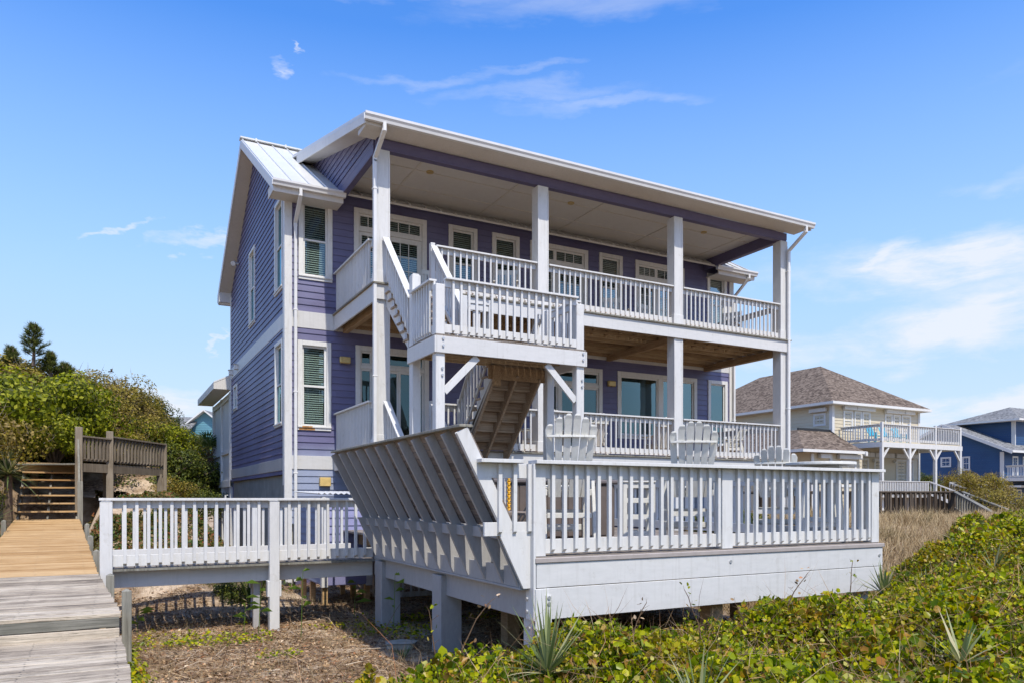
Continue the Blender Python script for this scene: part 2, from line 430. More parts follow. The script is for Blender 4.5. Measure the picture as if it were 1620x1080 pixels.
def railing(parent, p0, p1, h, n, name='railing', mat='white', bw=.036, cap=(.14, .036), face=1, top=(.12,), bot=(.15, .035), shift=.03, single=False, gap=.05, h2=None, solidbal=False, spread=None, capext=(0, 0)):
    """p0-p1: foot line on the floor; face=+1: balusters on the right-hand side going p0->p1 seen from above.
       cap, upper board, lower board and one object per baluster (or one mesh, kind stuff)."""
    a = Vector(p0); b = Vector(p1); d = Vector((b.x - a.x, b.y - a.y, 0)); L = d.length; d.normalize()
    nrm = Vector((d.y, -d.x, 0)) * face
    slope = (b.z - a.z) / L
    up = Vector((0, 0, 1))
    T = MB()
    def para(off, th, z0, z1, s0=0., s1=None):
        s1 = L if s1 is None else s1
        q = []
        for s in (s0, s1):
            base = a + d * s + up * (slope * s)
            for o in (off, off + th):
                for z in (z0, z1): q.append(tuple(base + nrm * o + up * z))
        T.add(q, [(0,1,3,2),(4,6,7,5),(0,4,5,1),(2,3,7,6),(0,2,6,4),(1,5,7,3)])
    para((-cap[0] / 2 + shift) if face else 0, cap[0], h - cap[1], h, -capext[0], L + capext[1])
    para(-.02, .038, h - cap[1] - .002 - top[0], h - cap[1] - .002)
    para(-.02, .038, bot[1], bot[0] + bot[1])
    r = obj(name, T, M[mat], parent, .003)
    off = worigin(parent)
    zb = bot[1] + .012; hb = h - cap[1] - .004 - zb
    sp = spread or (L / (n + 1), L - L / (n + 1))
    single_mb = MB()
    me = baluster_mesh(hb, bw, bw, M[mat])
    for i in range(n):
        s = sp[0] + (sp[1] - sp[0]) * i / max(1, n - 1)
        q = a + d * s + up * (slope * s + zb) + nrm * .019
        ang = math.atan2(nrm.x, -nrm.y)     # mesh's outer side is -Y
        if single:
            ca, sa = math.cos(ang), math.sin(ang)
            vs = [(q.x + v.co.x * ca - v.co.y * sa, q.y + v.co.x * sa + v.co.y * ca, q.z + v.co.z) for v in me.vertices]
            single_mb.add(vs, [tuple(p.vertices) for p in me.polygons])
        else:
            o = bpy.data.objects.new('baluster', me); COL.objects.link(o); o.parent = r
            o.location = q - off; o.rotation_euler = (0, 0, ang)
    if single: obj('balusters', single_mb, M[mat], r, 0, kind='stuff')
    return r

def gutter(parent, p0, p1, name='gutter', h=.13, d=.13, out=(0,-1), mat='gutter'):
    """K-profile trough hung along p0-p1 (top line), opening outwards"""
    a = Vector(p0); b = Vector(p1); o = Vector((out[0], out[1], 0)); up = Vector((0,0,1))
    prof = [(0,0),(0,-h),(d*.62,-h),(d*.74,-h*.62),(d*.96,-h*.34),(d*.98,0),(d*.88,0),(d*.86,-h*.28),(d*.62,-h*.6),(d*.55,-h+.01),(.01,-h+.01),(.01,0)]
    vs = [tuple(a + o*x + up*z) for x, z in prof] + [tuple(b + o*x + up*z) for x, z in prof]; n = len(prof)
    mb = MB(); mb.add(vs, [tuple(range(n)), tuple(range(2*n-1, n-1, -1))] + [(i, (i+1) % n, (i+1) % n + n, i + n) for i in range(n)])
    return obj(name, mb, M[mat], parent)

def downspout(parent, pts, w=.075, mat='gutter', label=None):
    mb = MB()
    for a, b in zip(pts[:-1], pts[1:]):
        a = Vector(a); b = Vector(b); e = (b - a).normalized() * .02
        mb.beam(a - e, b + e, w, w * .8)
    z = min(p[2] for p in pts) + .6; x, y = pts[-1][0], pts[-1][1]
    top = max(pts[-1][2], pts[-2][2])
    while z < top - .3:
        mb.box(x - w*.62, x + w*.62, y - w*.56, y + w*.56, z, z + .03); z += 1.9
    return obj('downspout', mb, M[mat], parent, .006, label)

# ================================================================== the purple house
GZ = -2.03
YW, XW = 17.9, 3.61
F, S = front(YW), sideX(XW)
house = empty('beach_house', (10.6, 22.4, GZ), 'large two-storey purple lap-sided beach house with white double porch and metal roof', 'house')

W2 = [(3.88,4.68,5.14,7.06), (7.71,8.53,5.14,7.08), (8.97,9.80,5.14,7.08), (12.43,13.26,5.14,7.08), (16.55,17.37,5.14,7.06)]
D2 = [(5.21,7.10,4.42,7.06), (10.14,12.04,4.42,7.06), (13.73,15.61,4.42,7.06)]
W1 = [(3.86,4.65,1.60,3.71), (16.58,17.40,1.6,3.72)]
D1 = [(5.25,7.16,1.06,3.72), (10.62,12.54,1.06,3.72)]
B1 = (13.08,16.12,1.75,3.72)
def inner(o, c=.11): return (o[0]+c-.01, o[1]-c+.01, o[2]+c*.9-.01, o[3]-c+.01)
holes = [inner(o) for o in W2 + D2 + W1 + D1 + [B1]]
mb = MB(F)
siding(mb, 3.62, 17.58, 1.0, 4.0, holes); siding(mb, 3.62, 17.58, 4.39, 7.38, holes); siding(mb, 3.62, 17.58, -.6, .68)
mb.box(3.62, 17.58, -.10, -.03, -.6, .7)
obj('front_wall', mb, M['purple'], house)

RY, RZ, RS = 22.1, 10.04, .608            # main ridge and slope
def glim(z): return (RY - (RZ - .22 - z) / RS, RY + (RZ - .22 - z) / RS)
SW = [(18.16,19.13,4.95,7.20), (22.06,23.04,4.95,7.15), (18.2,19.12,1.72,3.78), (25.42,26.2,2.85,3.70)]
sh = [inner(o, .09) for o in SW]
mb = MB(S)
siding(mb, 17.92, 26.9, .90, 4.01, sh); siding(mb, 17.92, 26.9, 4.36, 9.8, sh, lim=lambda z: (max(17.92, glim(z)[0]), min(26.9, glim(z)[1])))
siding(mb, 17.92, 26.9, .56, .66, ())
obj('side_wall', mb, M['purple'], house)
mb = MB(); mb.box(17.5, 17.6, 17.95, 26.9, -.6, 7.2); mb.box(3.64, 17.6, 26.8, 26.9, -.6, 7.0)
mb.prism([(17.95,7.2),(22.1,9.7),(26.85,7.0)], 0, 17.5, 17.6)
obj('rear_wall', mb, M['purple'], house)
mb = MB(F)      # white bands and corner boards of the front
mb.box(3.60, 17.6, -.02, .03, 4.0, 4.39); mb.box(3.60, 17.6, -.02, .034, .68, 1.0)
obj('band_board', mb, M['whitex'], house, .004)
mb = MB(S); mb.box(17.93, 26.9, -.02, .03, 4.01, 4.36); obj('band_board', mb, M['whitex'], house, .004)
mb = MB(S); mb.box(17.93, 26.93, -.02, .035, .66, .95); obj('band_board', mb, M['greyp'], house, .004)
mb = MB(); mb.box(3.555, 3.73, 17.845, 17.94, GZ + .05, 7.05); mb.box(3.555, 3.60, 17.942, 18.06, .3, 7.05)
mb.box(17.47, 17.65, 17.845, 17.94, GZ+.05, 7.05); mb.box(3.565, 3.60, 26.8, 26.93, .6, 6.8)
pieces('corner_board', mb, M['white'], house, .005)
mb = MB(); mb.box(3.66, 3.80, 18.0, 26.8, GZ - .3, .557); obj('foundation', mb, M['concrete'], house)
mb = MB(); mb.box(3.76, 17.5, 18.05, 18.12, GZ - .2, -.6); obj('lower_wall', mb, M['purplef'], house)

wl = {0: 'second-storey corner window with blinds', 5: None}
for i, o in enumerate(W2): window(house, F, *o, glass='glass')
for i, o in enumerate(W1): window(house, F, *o, stain=(i == 0), blinds=(i == 0), glass='glass' if i == 0 else 'glassd', kind='hung' if i == 0 else 'fixed', roomm='dark' if i == 0 else 'room')
for o in D2: window(house, F, *o, kind='french', case=.12)
for o in D1: window(house, F, *o, kind='slider', glass='glassd', blinds=False, case=.12, roomm='room', depth=1.6)
window(house, F, *B1, kind='triple', glass='glassd', blinds=False, case=.12, roomm='room', depth=1.6)
for o in SW: window(house, S, *o, case=.09, blinds=False, glass='glassu')

# wall lamps, meter lamp, small things on the side wall
for x in (4.97, 12.82):
    mb = MB(F); mb.box(x-.05, x+.05, .02, .05, 3.26, 3.38); b = obj('wall_lamp', mb, M['black'], house)
    mb = MB(F); mb.box(x-.13, x+.13, .05, .15, 3.24, 3.40); obj('lamp_shade', mb, M['lampg'], b, .02)
mb = MB(F); mb.box(4.36, 4.62, .03, .15, .28, .49); obj('meter_box', mb, M['yellowb'], house, .01)
for y, z in ((25.3, 4.2), (26.5, 4.2)):
    mb = MB(S); mb.box(y-.09, y+.09, .032, .14, z-.09, z+.06); mb.box(y-.11, y+.11, .034, .17, z+.06, z+.075); obj('wall_vent', mb, M['trim'], house, .008)
mb = MB(); mb.tube([(3.58,25.2,7.45),(3.42,25.2,7.47)], .035); mb.tube([(3.46,25.2,7.47),(3.40,25.05,7.40)], .06, 10, .075); obj('flood_lamp', mb, M['trim'], house)

# main roof: two pitched sheets with standing seams, cut away where the porch roof joins
def zr(y): return RZ - RS * abs(y - RY)
def roof_sheet(x0, x1, y0, y1, zf, th=.05, xf=None):
    mb = MB(); n = 1
    mb.add([(x0,y0,zf(y0)),(x1,y0,zf(y0)),(x1,y1,zf(y1)),(x0,y1,zf(y1)),(x0,y0,zf(y0)-th),(x1,y0,zf(y0)-th),(x1,y1,zf(y1)-th),(x0,y1,zf(y1)-th)],
           [(0,1,2,3),(7,6,5,4),(0,4,5,1),(1,5,6,2),(2,6,7,3),(3,7,4,0)])
    x = x0 + .03
    while x < x1 + .02:
        mb.beam((x,y0+.01,zf(y0+.01)+.018), (x,y1-.01,zf(y1-.01)+.018), .022, .04); x += .405
    return mb
r1 = roof_sheet(3.20, 18.05, 17.33, RY, zr)
roof = obj('roof', r1, M['metalroof'], house)
obj('rear_roof_slope', roof_sheet(3.20, 18.05, RY, 27.3, zr), M['metalroof'], roof)
mb = MB(); mb.beam((3.18,RY,RZ+.02),(18.07,RY,RZ+.02), .26, .035); mb.beam((3.18,RY,RZ+.05),(18.07,RY,RZ+.05), .1, .03)
x = 3.6
while x < 18: mb.box(x-.02,x+.02,RY-.15,RY+.15,RZ-.03,RZ+.055); x += .81
obj('ridge_cap', mb, M['metalroof'], roof)
mb = MB()       # rake boards and the wide sloping soffit of the gable
for X0 in (3.20, 18.0):
    for (ya, yb) in ((17.33, RY), (RY, 27.3)):
        mb.add([(X0,ya,zr(ya)-.05),(X0,yb,zr(yb)-.05),(X0,yb,zr(yb)-.25),(X0,ya,zr(ya)-.25),(X0+.03,ya,zr(ya)-.05),(X0+.03,yb,zr(yb)-.05),(X0+.03,yb,zr(yb)-.25),(X0+.03,ya,zr(ya)-.25)],
               [(0,1,2,3),(7,6,5,4),(0,4,5,1),(1,5,6,2),(2,6,7,3),(3,7,4,0)])
pieces('rake_board', mb, M['trim'], roof)
mb = MB()
for (xa, xb) in ((3.23, 3.62), (17.62, 18.0)):
    for (ya, yb) in ((17.45, RY), (RY, 27.2)):
        q = [(xa,ya,zr(ya)-.24),(xa,yb,zr(yb)-.24),(xb,yb,zr(yb)-.24),(xb,ya,zr(ya)-.24)]
        mb.add(q + [(a,b,c+.02) for a,b,c in q], [(0,1,2,3),(7,6,5,4),(0,4,5,1),(1,5,6,2),(2,6,7,3),(3,7,4,0)])
pieces('rake_soffit', mb, M['soffit'], roof)
mb = MB()       # level eave soffits with their boxed returns
for (xa, xb) in ((3.23, 4.80), (16.5, 18.0)):
    mb.box(xa, xb, 17.36, 17.88, 6.90, 6.93); mb.box(xa, xb, 17.33, 17.36, 6.88, 7.12)
mb.box(3.24, 17.9, 26.95, 27.26, 6.58, 6.61); mb.box(3.23, 17.9, 27.24, 27.27, 6.56, 6.82)
mb.box(3.205, 3.225, 17.36, 17.95, 6.90, 7.12); mb.box(3.205, 3.60, 26.85, 26.87, 6.58, 6.95); mb.box(3.206, 3.226, 26.87, 27.24, 6.58, 6.9)
pieces('eave_soffit', mb, M['soffit'], roof)
gutter(roof, (3.18,17.33,7.13), (4.84,17.33,7.13)); gutter(roof, (16.4,17.33,7.13), (18.07,17.33,7.13))
mb = MB()       # raised ridge of the wing behind
zz = lambda y: 10.22 - .608 * abs(y - 23.1)
mb2 = roof_sheet(5.35, 9.0, 20.9, 23.1, zz); mb2.beam((5.33,23.1,10.25),(9,23.1,10.25),.25,.04); mb2.box(5.4,5.44,21.5,24.6,8.6,9.3)
obj('rear_wing_roof', mb2, M['metalroof'], roof)

# porch shed roof
def zs(y): return 7.50 + .272 * (y - 14.2)
proof = obj('porch_roof', roof_sheet(4.36, 16.93, 14.20, 20.85, zs), M['metalroof'], house)
gutter(proof, (4.34,14.21,7.49), (16.96,14.21,7.49), d=.12, h=.135)
mb = MB()
for X0 in (4.36, 16.90):
    ya, yb = 14.22, 20.3
    mb.add([(X0,ya,zs(ya)-.05),(X0,yb,zs(yb)-.05),(X0,yb,zs(yb)-.28),(X0,ya,zs(ya)-.2),(X0+.035,ya,zs(ya)-.05),(X0+.035,yb,zs(yb)-.05),(X0+.035,yb,zs(yb)-.28),(X0+.035,ya,zs(ya)-.2)],
           [(0,1,2,3),(7,6,5,4),(0,4,5,1),(1,5,6,2),(2,6,7,3),(3,7,4,0)])
pieces('rake_board', mb, M['trim'], proof, .003)
mb = MB()
for (xa, xb) in ((4.395, 4.77), (16.6, 16.9)):
    ya, yb = 14.6, 20.3
    q = [(xa,ya,zs(ya)-.22),(xa,yb,zs(yb)-.22),(xb,yb,zs(yb)-.22),(xb,ya,zs(ya)-.22)]
    mb.add(q + [(a,b,c+.02) for a,b,c in q], [(0,1,2,3),(7,6,5,4),(0,4,5,1),(1,5,6,2),(2,6,7,3),(3,7,4,0)])
mb.box(4.397, 16.9, 14.23, 14.79, 7.365, 7.385); mb.box(4.40, 4.76, 14.24, 14.80, 7.30, 7.362)
pieces('eave_soffit', mb, M['soffit'], proof)
# purple cheek wall below the shed roof, beams, ceiling
for fx in (4.79, ):
    mb = MB(sideX(fx))
    siding(mb, 14.95, 20.6, 7.12, 9.3, lim=lambda z: (max(14.95, 14.2 + (z + .2 - 7.5) / .272), min(20.6, RY - (RZ - z) / RS)))
    mb.box(14.98, 17.4, -.06, -.021, 7.12, 7.6)
    obj('cheek_wall', mb, M['purple'], house)
mb = MB(); mb.box(4.80, 16.62, 14.80, 14.96, 7.14, 7.362); mb.box(16.36, 16.52, 14.962, 17.87, 7.12, 7.42); mb.box(4.765, 4.90, 14.962, 17.87, 7.09, 7.40)
mb.box(4.77, 16.62, 14.785, 14.799, 7.17, 7.355)
pieces('porch_beam', mb, M['purplef'], house, .004)
mb = MB(); mb.box(4.90, 16.36, 14.962, 17.885, 7.41, 7.44)
ceil = obj('porch_ceiling', mb, M['ceiling'], house)
mb = MB()
for x in (6.05, 8.5, 10.95, 13.4, 15.85): mb.box(x-.022, x+.022, 14.97, 17.8, 7.395, 7.409)
for y in (15.95, 16.93): mb.box(4.91, 16.35, y-.02, y+.02, 7.396, 7.4085)
mb.box(4.91, 16.35, 17.79, 17.87, 7.36, 7.408); mb.box(4.91, 16.35, 14.97, 15.0, 7.36, 7.408)
obj('batten', mb, M['soffit'], ceil)
for x in (6.4, 10.2, 14.6):
    mb = MB(); mb.cyl((x, 15.9, 7.385), .085, .024, 20); obj('recessed_light', mb, M['lampg'], ceil)

# porch posts, floors, railings
PX = [(4.79,5.07), (8.60,8.88), (12.60,12.88), (16.39,16.66)]
for a, b in PX:
    mb = MB(); mb.box(a, b, 14.80, 15.08, GZ - .3, 7.139)
    for z in (1.04, 4.39): mb.box(a-.014, b+.014, 14.786, 15.094, z + .02, z + .26)
    mb.box(a-.002, a+.03, 14.79, 14.80, -.5, 7.0); mb.box(b-.03, b+.002, 14.79, 14.80, -.5, 7.0)
    obj('porch_post', mb, M['white'], house, .005)
mb = MB(); mb.box(17.0, 17.2, 17.93, 18.0, -2, -.6)
for zf, nm in ((4.39, 'upper_porch_floor'), (1.04, 'lower_porch_floor')):
    mb = MB(); x = 4.70
    while x < 16.62:
        mb.box(x, min(x + .136, 16.7), 14.74, 17.86, zf - .035, zf); x += .142
    fl = obj(nm, mb, M['underb'], house)
    mb = MB()
    y = 15.25
    while y < 17.8: mb.box(4.80, 16.60, y - .02, y + .02, zf - .24, zf - .0365); y += .40
    for y, o in ((15.05, 0), (15.45, .2), (15.85, 0)):
        x = 5.0 + o
        while x < 16.5: mb.box(x, x + .032, y + .022 - .2 + .001, y + .178, zf - .2, zf - .037); x += .42
    obj('joist', mb, M['undery'], fl)
    mb = MB()
    for x in (5.0, 8.74, 12.74, 16.45): mb.box(x - .06, x + .06, 15.1, 17.86, zf - .42, zf - .242)
    mb.box(4.8, 16.6, 17.80, 17.86, zf - .30, zf - .037)
    pieces('cross_beam', mb, M['underb'], fl)
    mb = MB(); mb.box(4.72, 16.69, 14.745, 14.785, zf - .34, zf - .037); mb.box(4.715, 4.755, 14.786, 17.86, zf - .39, zf - .037); mb.box(16.66, 16.70, 14.786, 17.86, zf - .39, zf - .037)
    pieces('fascia_board', mb, M['whitex'], fl, .004)
    mb = MB(); mb.box(4.69, 16.72, 14.70, 14.743, zf - .034, zf - .001); mb.box(4.675, 4.70, 14.70, 17.86, zf - .0335, zf - .0015)
    pieces('edge_board', mb, M['greyold'], fl)
RH = .985
def prail(zf, a, b, n, single): railing(house, (a, 14.88, zf), (b, 14.88, zf), RH, n, single=single, bw=.034)
prail(4.39, 6.10, 8.58, 16, False); prail(4.39, 8.90, 12.58, 24, False); prail(4.39, 12.90, 16.37, 23, False)
prail(1.04, 6.10, 8.58, 16, True); prail(1.04, 8.90, 12.58, 24, True); prail(1.04, 12.90, 16.37, 23, True)
railing(house, (4.80, 17.84, 4.39), (4.80, 15.1, 4.39), RH, 24, face=1, bw=.04)
railing(house, (4.80, 17.84, 1.04), (4.80, 15.1, 1.04), RH, 24, face=1, bw=.04, single=True)
railing(house, (16.5, 15.1, 4.39), (16.5, 17.84, 4.39), RH, 18, face=1, single=True); railing(house, (16.5, 15.1, 1.04), (16.5, 17.84, 1.04), RH, 18, face=1, single=True)
mb = MB(); mb.box(5.99, 6.09, 14.83, 14.94, 4.39, 5.42); mb.box(5.99, 6.09, 14.83, 14.94, 1.04, 2.07); pieces('newel_post', mb, M['white'], house, .006)
# downspouts
downspout(house, [(3.80,17.27,6.99),(3.80,17.27,6.86),(3.80,17.84,6.42),(3.80,17.815,6.35),(3.80,17.815,GZ+.1)], .085)
downspout(house, [(4.74,14.17,7.36),(4.74,14.17,7.22),(4.74,14.76,6.92),(4.735,14.76,6.85),(4.735,14.76,GZ+.1)], .085)
downspout(house, [(16.66,14.17,7.36),(16.66,14.17,7.22),(16.62,14.72,6.85),(16.62,14.72,6.8),(16.62,14.735,GZ+.1)], .085)
downspout(house, [(17.72,17.27,7.0),(17.72,17.27,6.9),(17.62,17.76,6.45),(17.60,17.79,6.4),(17.60,17.79,GZ+.1)], .085)

# one-storey rear wing with its deep white roof
mb = MB(S)
mb.box(27.0, 32.0, -.06, -.02, .60, 3.60)
for y in (27.0, 29.3, 31.7): mb.box(y, y+.26, -.02, .05, .40, 3.62)
mb.box(27.0, 32.0, -.018, .04, 1.55, 1.68); mb.box(27.0, 32.0, -.018, .045, .38, .62); mb.box(27.0, 32.0, -.018, .04, 3.4, 3.6)
obj('wing_wall', mb, M['white'], house, .005)
mb = MB(S)
for y in (27.1, 29.3, 31.6): mb.box(y, y+.25, -.25, .02, GZ - .2, .38)
pieces('wing_post', mb, M['white'], house)
mb = MB(); mb.tube([(3.5,27.6,-1.9),(3.5,27.6,.1),(3.7,27.6,.1)], .03); obj('drain_pipe', mb, M['trim'], house)
zw = lambda y: 3.98
mb = MB(); mb.add([(3.05,26.93,3.93),(3.05,32.2,3.93),(5.2,32.2,5.0),(5.2,26.93,5.0),(3.05,26.93,3.88),(3.05,32.2,3.88),(5.2,32.2,4.95),(5.2,26.93,4.95)],
       [(0,1,2,3),(7,6,5,4),(0,4,5,1),(1,5,6,2),(2,6,7,3),(3,7,4,0)])
wr = obj('wing_roof', mb, M['metalroof'], house)
mb = MB(); mb.box(3.04, 3.07, 26.94, 32.2, 3.68, 3.90); mb.box(3.07, 3.60, 26.96, 32.2, 3.68, 3.70)
mb.prism([(3.07,3.68),(3.6,3.68),(3.6,4.16),(3.07,3.90)], 1, 26.93, 26.96) if False else mb.add([(3.07,26.94,3.68),(3.6,26.94,3.68),(3.6,26.94,4.14),(3.07,26.94,3.88),(3.07,26.965,3.68),(3.6,26.965,3.68),(3.6,26.965,4.14),(3.07,26.965,3.88)],[(0,1,2,3),(7,6,5,4),(0,4,5,1),(1,5,6,2),(2,6,7,3),(3,7,4,0)])
pieces('wing_soffit', mb, M['soffit'], wr)
# ================================================================== outdoor staircase with landing (stands on the deck, bolted to the porch)
DZ = -.61
LZ = 2.83
st = empty('outdoor_staircase', (6.4, 13.2, DZ), 'white wooden outdoor staircase with raised landing on posts, joining both porch floors to the deck', 'staircase')
lx0, lx1, ly0, ly1 = 4.94, 8.0, 12.0, 13.15
posts = [(4.94,5.11,12.0,12.17,3.70), (7.83,8.0,12.0,12.17,3.70), (4.94,5.11,13.15,13.32,4.15), (7.83,8.0,13.1,13.27,3.82)]
for (a,b,c,d,t) in posts:
    mb = MB(); mb.box(a,b,c,d,DZ,t)
    if t > 4: mb.box(a+.02,b-.02,c+.02,d-.02,t,t+.03)
    obj('post', mb, M['white'], st, .01)
for (a,b) in ((4.955,12.0),(4.955,12.0),(7.87,12.0)): pass
mb = MB(); y = ly0 + .005; k = 0
x = lx0 - .01
while x < lx1: mb.box(x, min(x+.137, lx1+.02), ly0-.03, ly1+.15, LZ-.035, LZ); x += .142
lf = obj('landing_floor', mb, M['deckx'], st)
mb = MB(); mb.box(lx0-.0, lx1, ly0-.04, ly0-.002, LZ-.32, LZ-.037); mb.box(lx0-.04, lx0-.002, ly0-.04, ly1+.17, LZ-.32, LZ-.037); mb.box(lx1+.002, lx1+.04, ly0-.04, ly1+.17, LZ-.32, LZ-.037)
pieces('fascia_board', mb, M['whitex'], st, .004)
mb = MB()
for yy in (12.3, 12.62, 12.94, 13.26): mb.box(5.12, 7.82, yy-.02, yy+.02, LZ-.22, LZ-.037)
obj('joist', mb, M['undery'], st)
mb = MB(); mb.box(6.55, 7.85, 13.19, 13.235, LZ-.48, LZ-.225); mb.box(6.62, 6.78, 13.12, 13.185, LZ-.62, LZ-.225)
obj('ledger', mb, M['underb'], st)
# knee braces
for a, b in (((5.11,12.05,LZ-.98),(5.75,12.05,LZ-.33)), ((7.83,12.05,LZ-.98),(7.19,12.05,LZ-.33))):
    mb = MB(); mb.beam(a, b, .04, .13, (0,0,1)); obj('knee_brace', mb, M['white'], st, .004)
for a in (5.025, 7.915):
    for z in (LZ-.08, LZ-.2, LZ-.58, LZ-.70):
        mb = MB(); mb.tube([(a+.03,11.955 if z > LZ-.3 else 11.995,z),(a+.03,11.935 if z > LZ-.3 else 11.975,z)], .022, 8); obj('bolt', mb, M['steel'], st)
railing(st, (5.11,12.03,LZ), (7.83,12.03,LZ), .985, 17, bw=.04)
railing(st, (4.985,13.15,LZ), (4.985,12.17,LZ), .985, 7, bw=.04)
railing(st, (7.95,12.17,LZ), (7.95,13.12,LZ), .985, 7, bw=.04)
railing(st, (6.60,13.25,LZ), (6.05,13.25,LZ), .985, 4, bw=.04)
mb = MB(); mb.box(5.99,6.09,13.2,13.3,LZ,LZ+1.08); mb.box(6.56,6.66,13.2,13.3,LZ,LZ+1.05); pieces('newel_post', mb, M['white'], st, .006)

def flight(x0, x1, ya, za, yb, zb, n, wood, side, backs=True, mid=False, rails=(1, 1), name='stair_flight', drop=.0, rh=.95, bal=9):
    """from (ya,za) upper floor edge down to (yb,zb); n risers"""
    dy = (yb - ya) / n; dz = (zb - za) / n; sg = 1 if yb > ya else -1
    base = MB()
    def stringer(xa, xb):
        pts = [(ya, za - .04)]
        for i in range(n):
            z = za + dz * (i + 1); y = ya + dy * i
            pts += [(y, z - .035), (y + dy, z - .035)]
        pts += [(yb, zb - .04), (yb - dy * .75, zb - .04 ), (ya, za - .48)]
        base.prism(pts, 0, xa, xb)
    stringer(x0, x0 + .045); fl = obj(name, base, M[side], st, 0)
    base = MB(); stringer(x1 - .045, x1); obj('stringer', base, M[side], fl, 0)
    if mid:
        m = MB(); base = m; 
        c = (x0 + x1) / 2
        a = Vector((c, ya, za - .33)); b = Vector((c, yb, zb - .15)); m.beam(a, b, .05, .2)
        obj('middle_stringer', m, M[wood], fl)
        m = MB()
        for xx in (x0 + .065, x1 - .065): m.beam((xx, ya, za-.35), (xx, yb, zb-.17), .036, .26)
        pieces('inner_stringer', m, M[wood], fl)
    t = MB(); r = MB()
    for i in range(1, n):
        y = ya + dy * (i - 1); z = za + dz * i
        t.box(x0 - .03, x1 + .03, y - sg * .03, y + dy + sg * .015, z - .034, z)
        if backs: r.box(x0 + .05, x1 - .05, y - .010, y + .010, z + .002, z - dz - .036)
    if backs: r.box(x0 + .05, x1 - .05, yb - dy - .01, yb - dy + .01, zb + .002, zb - dz - .036)
    obj('tread', t, M[wood], fl)
    if backs: obj('riser', r, M[wood], fl)
    for k, xx in ((0, x0 + .02), (1, x1 - .02)):
        if rails[k]:
            up, dn = (xx, ya, za), (xx, yb, zb + drop)
            railing(st, up, dn, rh, bal, name='stair_railing', face=(1 if (k == 0) == (sg < 0) else -1), bw=.038, bot=(.11, .10), top=(.09,))
    return fl
flight(4.98, 6.02, 14.76, 4.39, 13.3, LZ, 8, 'stairw', 'white', backs=False, rails=(1, 1), bal=10)
flight(6.62, 7.76, 13.24, LZ, 14.72, 1.04, 9, 'stairw', 'white', mid=True, bal=9)
flight(5.0, 6.02, 14.76, 1.04, 12.95, DZ, 8, 'stairw', 'white', backs=False, bal=11)
mb = MB(); mb.box(6.56,6.66,14.66,14.76,1.04,2.12); mb.box(7.72,7.82,14.66,14.76,1.04,2.12); pieces('newel_post', mb, M['white'], st, .006)

# ================================================================== foreground deck
dk = empty('raised_deck', (6.6, 9.3, GZ), 'white-railed raised wooden deck on posts with flared bench along its left side', 'deck')
dx0, dx1, dy0, dy1 = 3.86, 9.35, 6.70, 11.96
mb = MB(); y = dy0 + .02
while y < 14.7:
    mb.box(dx0 + .02, dx1 - .02, y, y + .137, DZ - .035, DZ); y += .143
obj('decking', mb, M['deckx'], dk)
mb = MB(); mb.box(dx0 - .02, dx1 + .03, dy0 - .05, dy0 + .015, DZ - .062, DZ - .01); mb.box(dx1 - .018, dx1 + .03, dy0 + .016, 14.7, DZ - .062, DZ - .01)
pieces('edge_board', mb, M['composite'], dk, .006)
for z0, z1, o in ((-.93, -.672, 0), (-1.262, -.936, .002)):
    mb = MB(); mb.box(dx0 - .001, dx1 + .004, dy0 - .034 + o, dy0 + .004, z0, z1); obj('front_fascia', mb, M['whitex'], dk, .005)
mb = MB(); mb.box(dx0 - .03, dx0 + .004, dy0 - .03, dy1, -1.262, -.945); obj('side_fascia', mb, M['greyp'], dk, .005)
mb = MB(); mb.box(dx1 - .034, dx1, dy0 + .01, 14.7, -1.262, -.672); obj('side_fascia', mb, M['whitex'], dk, .005)
mb = MB()
x = 4.2
while x < 9.2: mb.box(x-.02, x+.02, dy0 + .03, 14.6, -.88, -.647); x += .405
obj('joist', mb, M['undery'], dk)
mb = MB(); mb.box(dx0 + .05, dx1 - .05, 9.1, 9.18, -1.15, -.885); mb.box(dx0 + .05, dx1 - .05, 11.7, 11.78, -1.15, -.885); pieces('cross_beam', mb, M['underb'], dk)
# posts that carry it
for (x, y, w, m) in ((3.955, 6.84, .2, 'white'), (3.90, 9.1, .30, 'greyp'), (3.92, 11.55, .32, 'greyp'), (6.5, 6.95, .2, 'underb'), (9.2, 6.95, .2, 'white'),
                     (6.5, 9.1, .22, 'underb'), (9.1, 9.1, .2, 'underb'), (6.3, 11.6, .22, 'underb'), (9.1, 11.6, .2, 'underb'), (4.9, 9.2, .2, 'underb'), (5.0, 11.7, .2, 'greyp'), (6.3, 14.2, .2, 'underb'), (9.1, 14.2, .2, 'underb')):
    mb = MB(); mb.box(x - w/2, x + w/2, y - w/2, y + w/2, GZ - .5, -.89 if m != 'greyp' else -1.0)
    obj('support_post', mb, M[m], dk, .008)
# corner and rail posts
for (a, b) in ((3.85, 4.0), (6.46, 6.63), (9.2, 9.352)):
    mb = MB(); mb.box(a, b, dy0 + .017, dy0 + .16, DZ, .352); obj('rail_post', mb, M['white'], dk, .006)
mb = MB(); mb.box(3.835, 4.0, dy0 - .055, dy0 - .037, -1.9, -.935); mb.box(3.822, 3.85, dy0 - .036, dy0 + .13, -1.266, .352); pieces('corner_board', mb, M['white'], dk, .004)
mb = MB(); mb.box(3.95, 4.02, dy0 - .068, dy0 - .056, -1.45, -1.0); obj('metal_strap', mb, M['white'], dk, .003)
for (x, z, y) in ((3.985, -1.03, dy0-.08), (3.985, -1.09, dy0-.08), (6.54, -.76, dy0-.045), (9.28, -.78, dy0-.045), (9.28,-1.05,dy0-.045)):
    mb = MB(); mb.tube([(x, y, z), (x, y + .014, z)], .02, 8); obj('bolt', mb, M['steel'], dk)
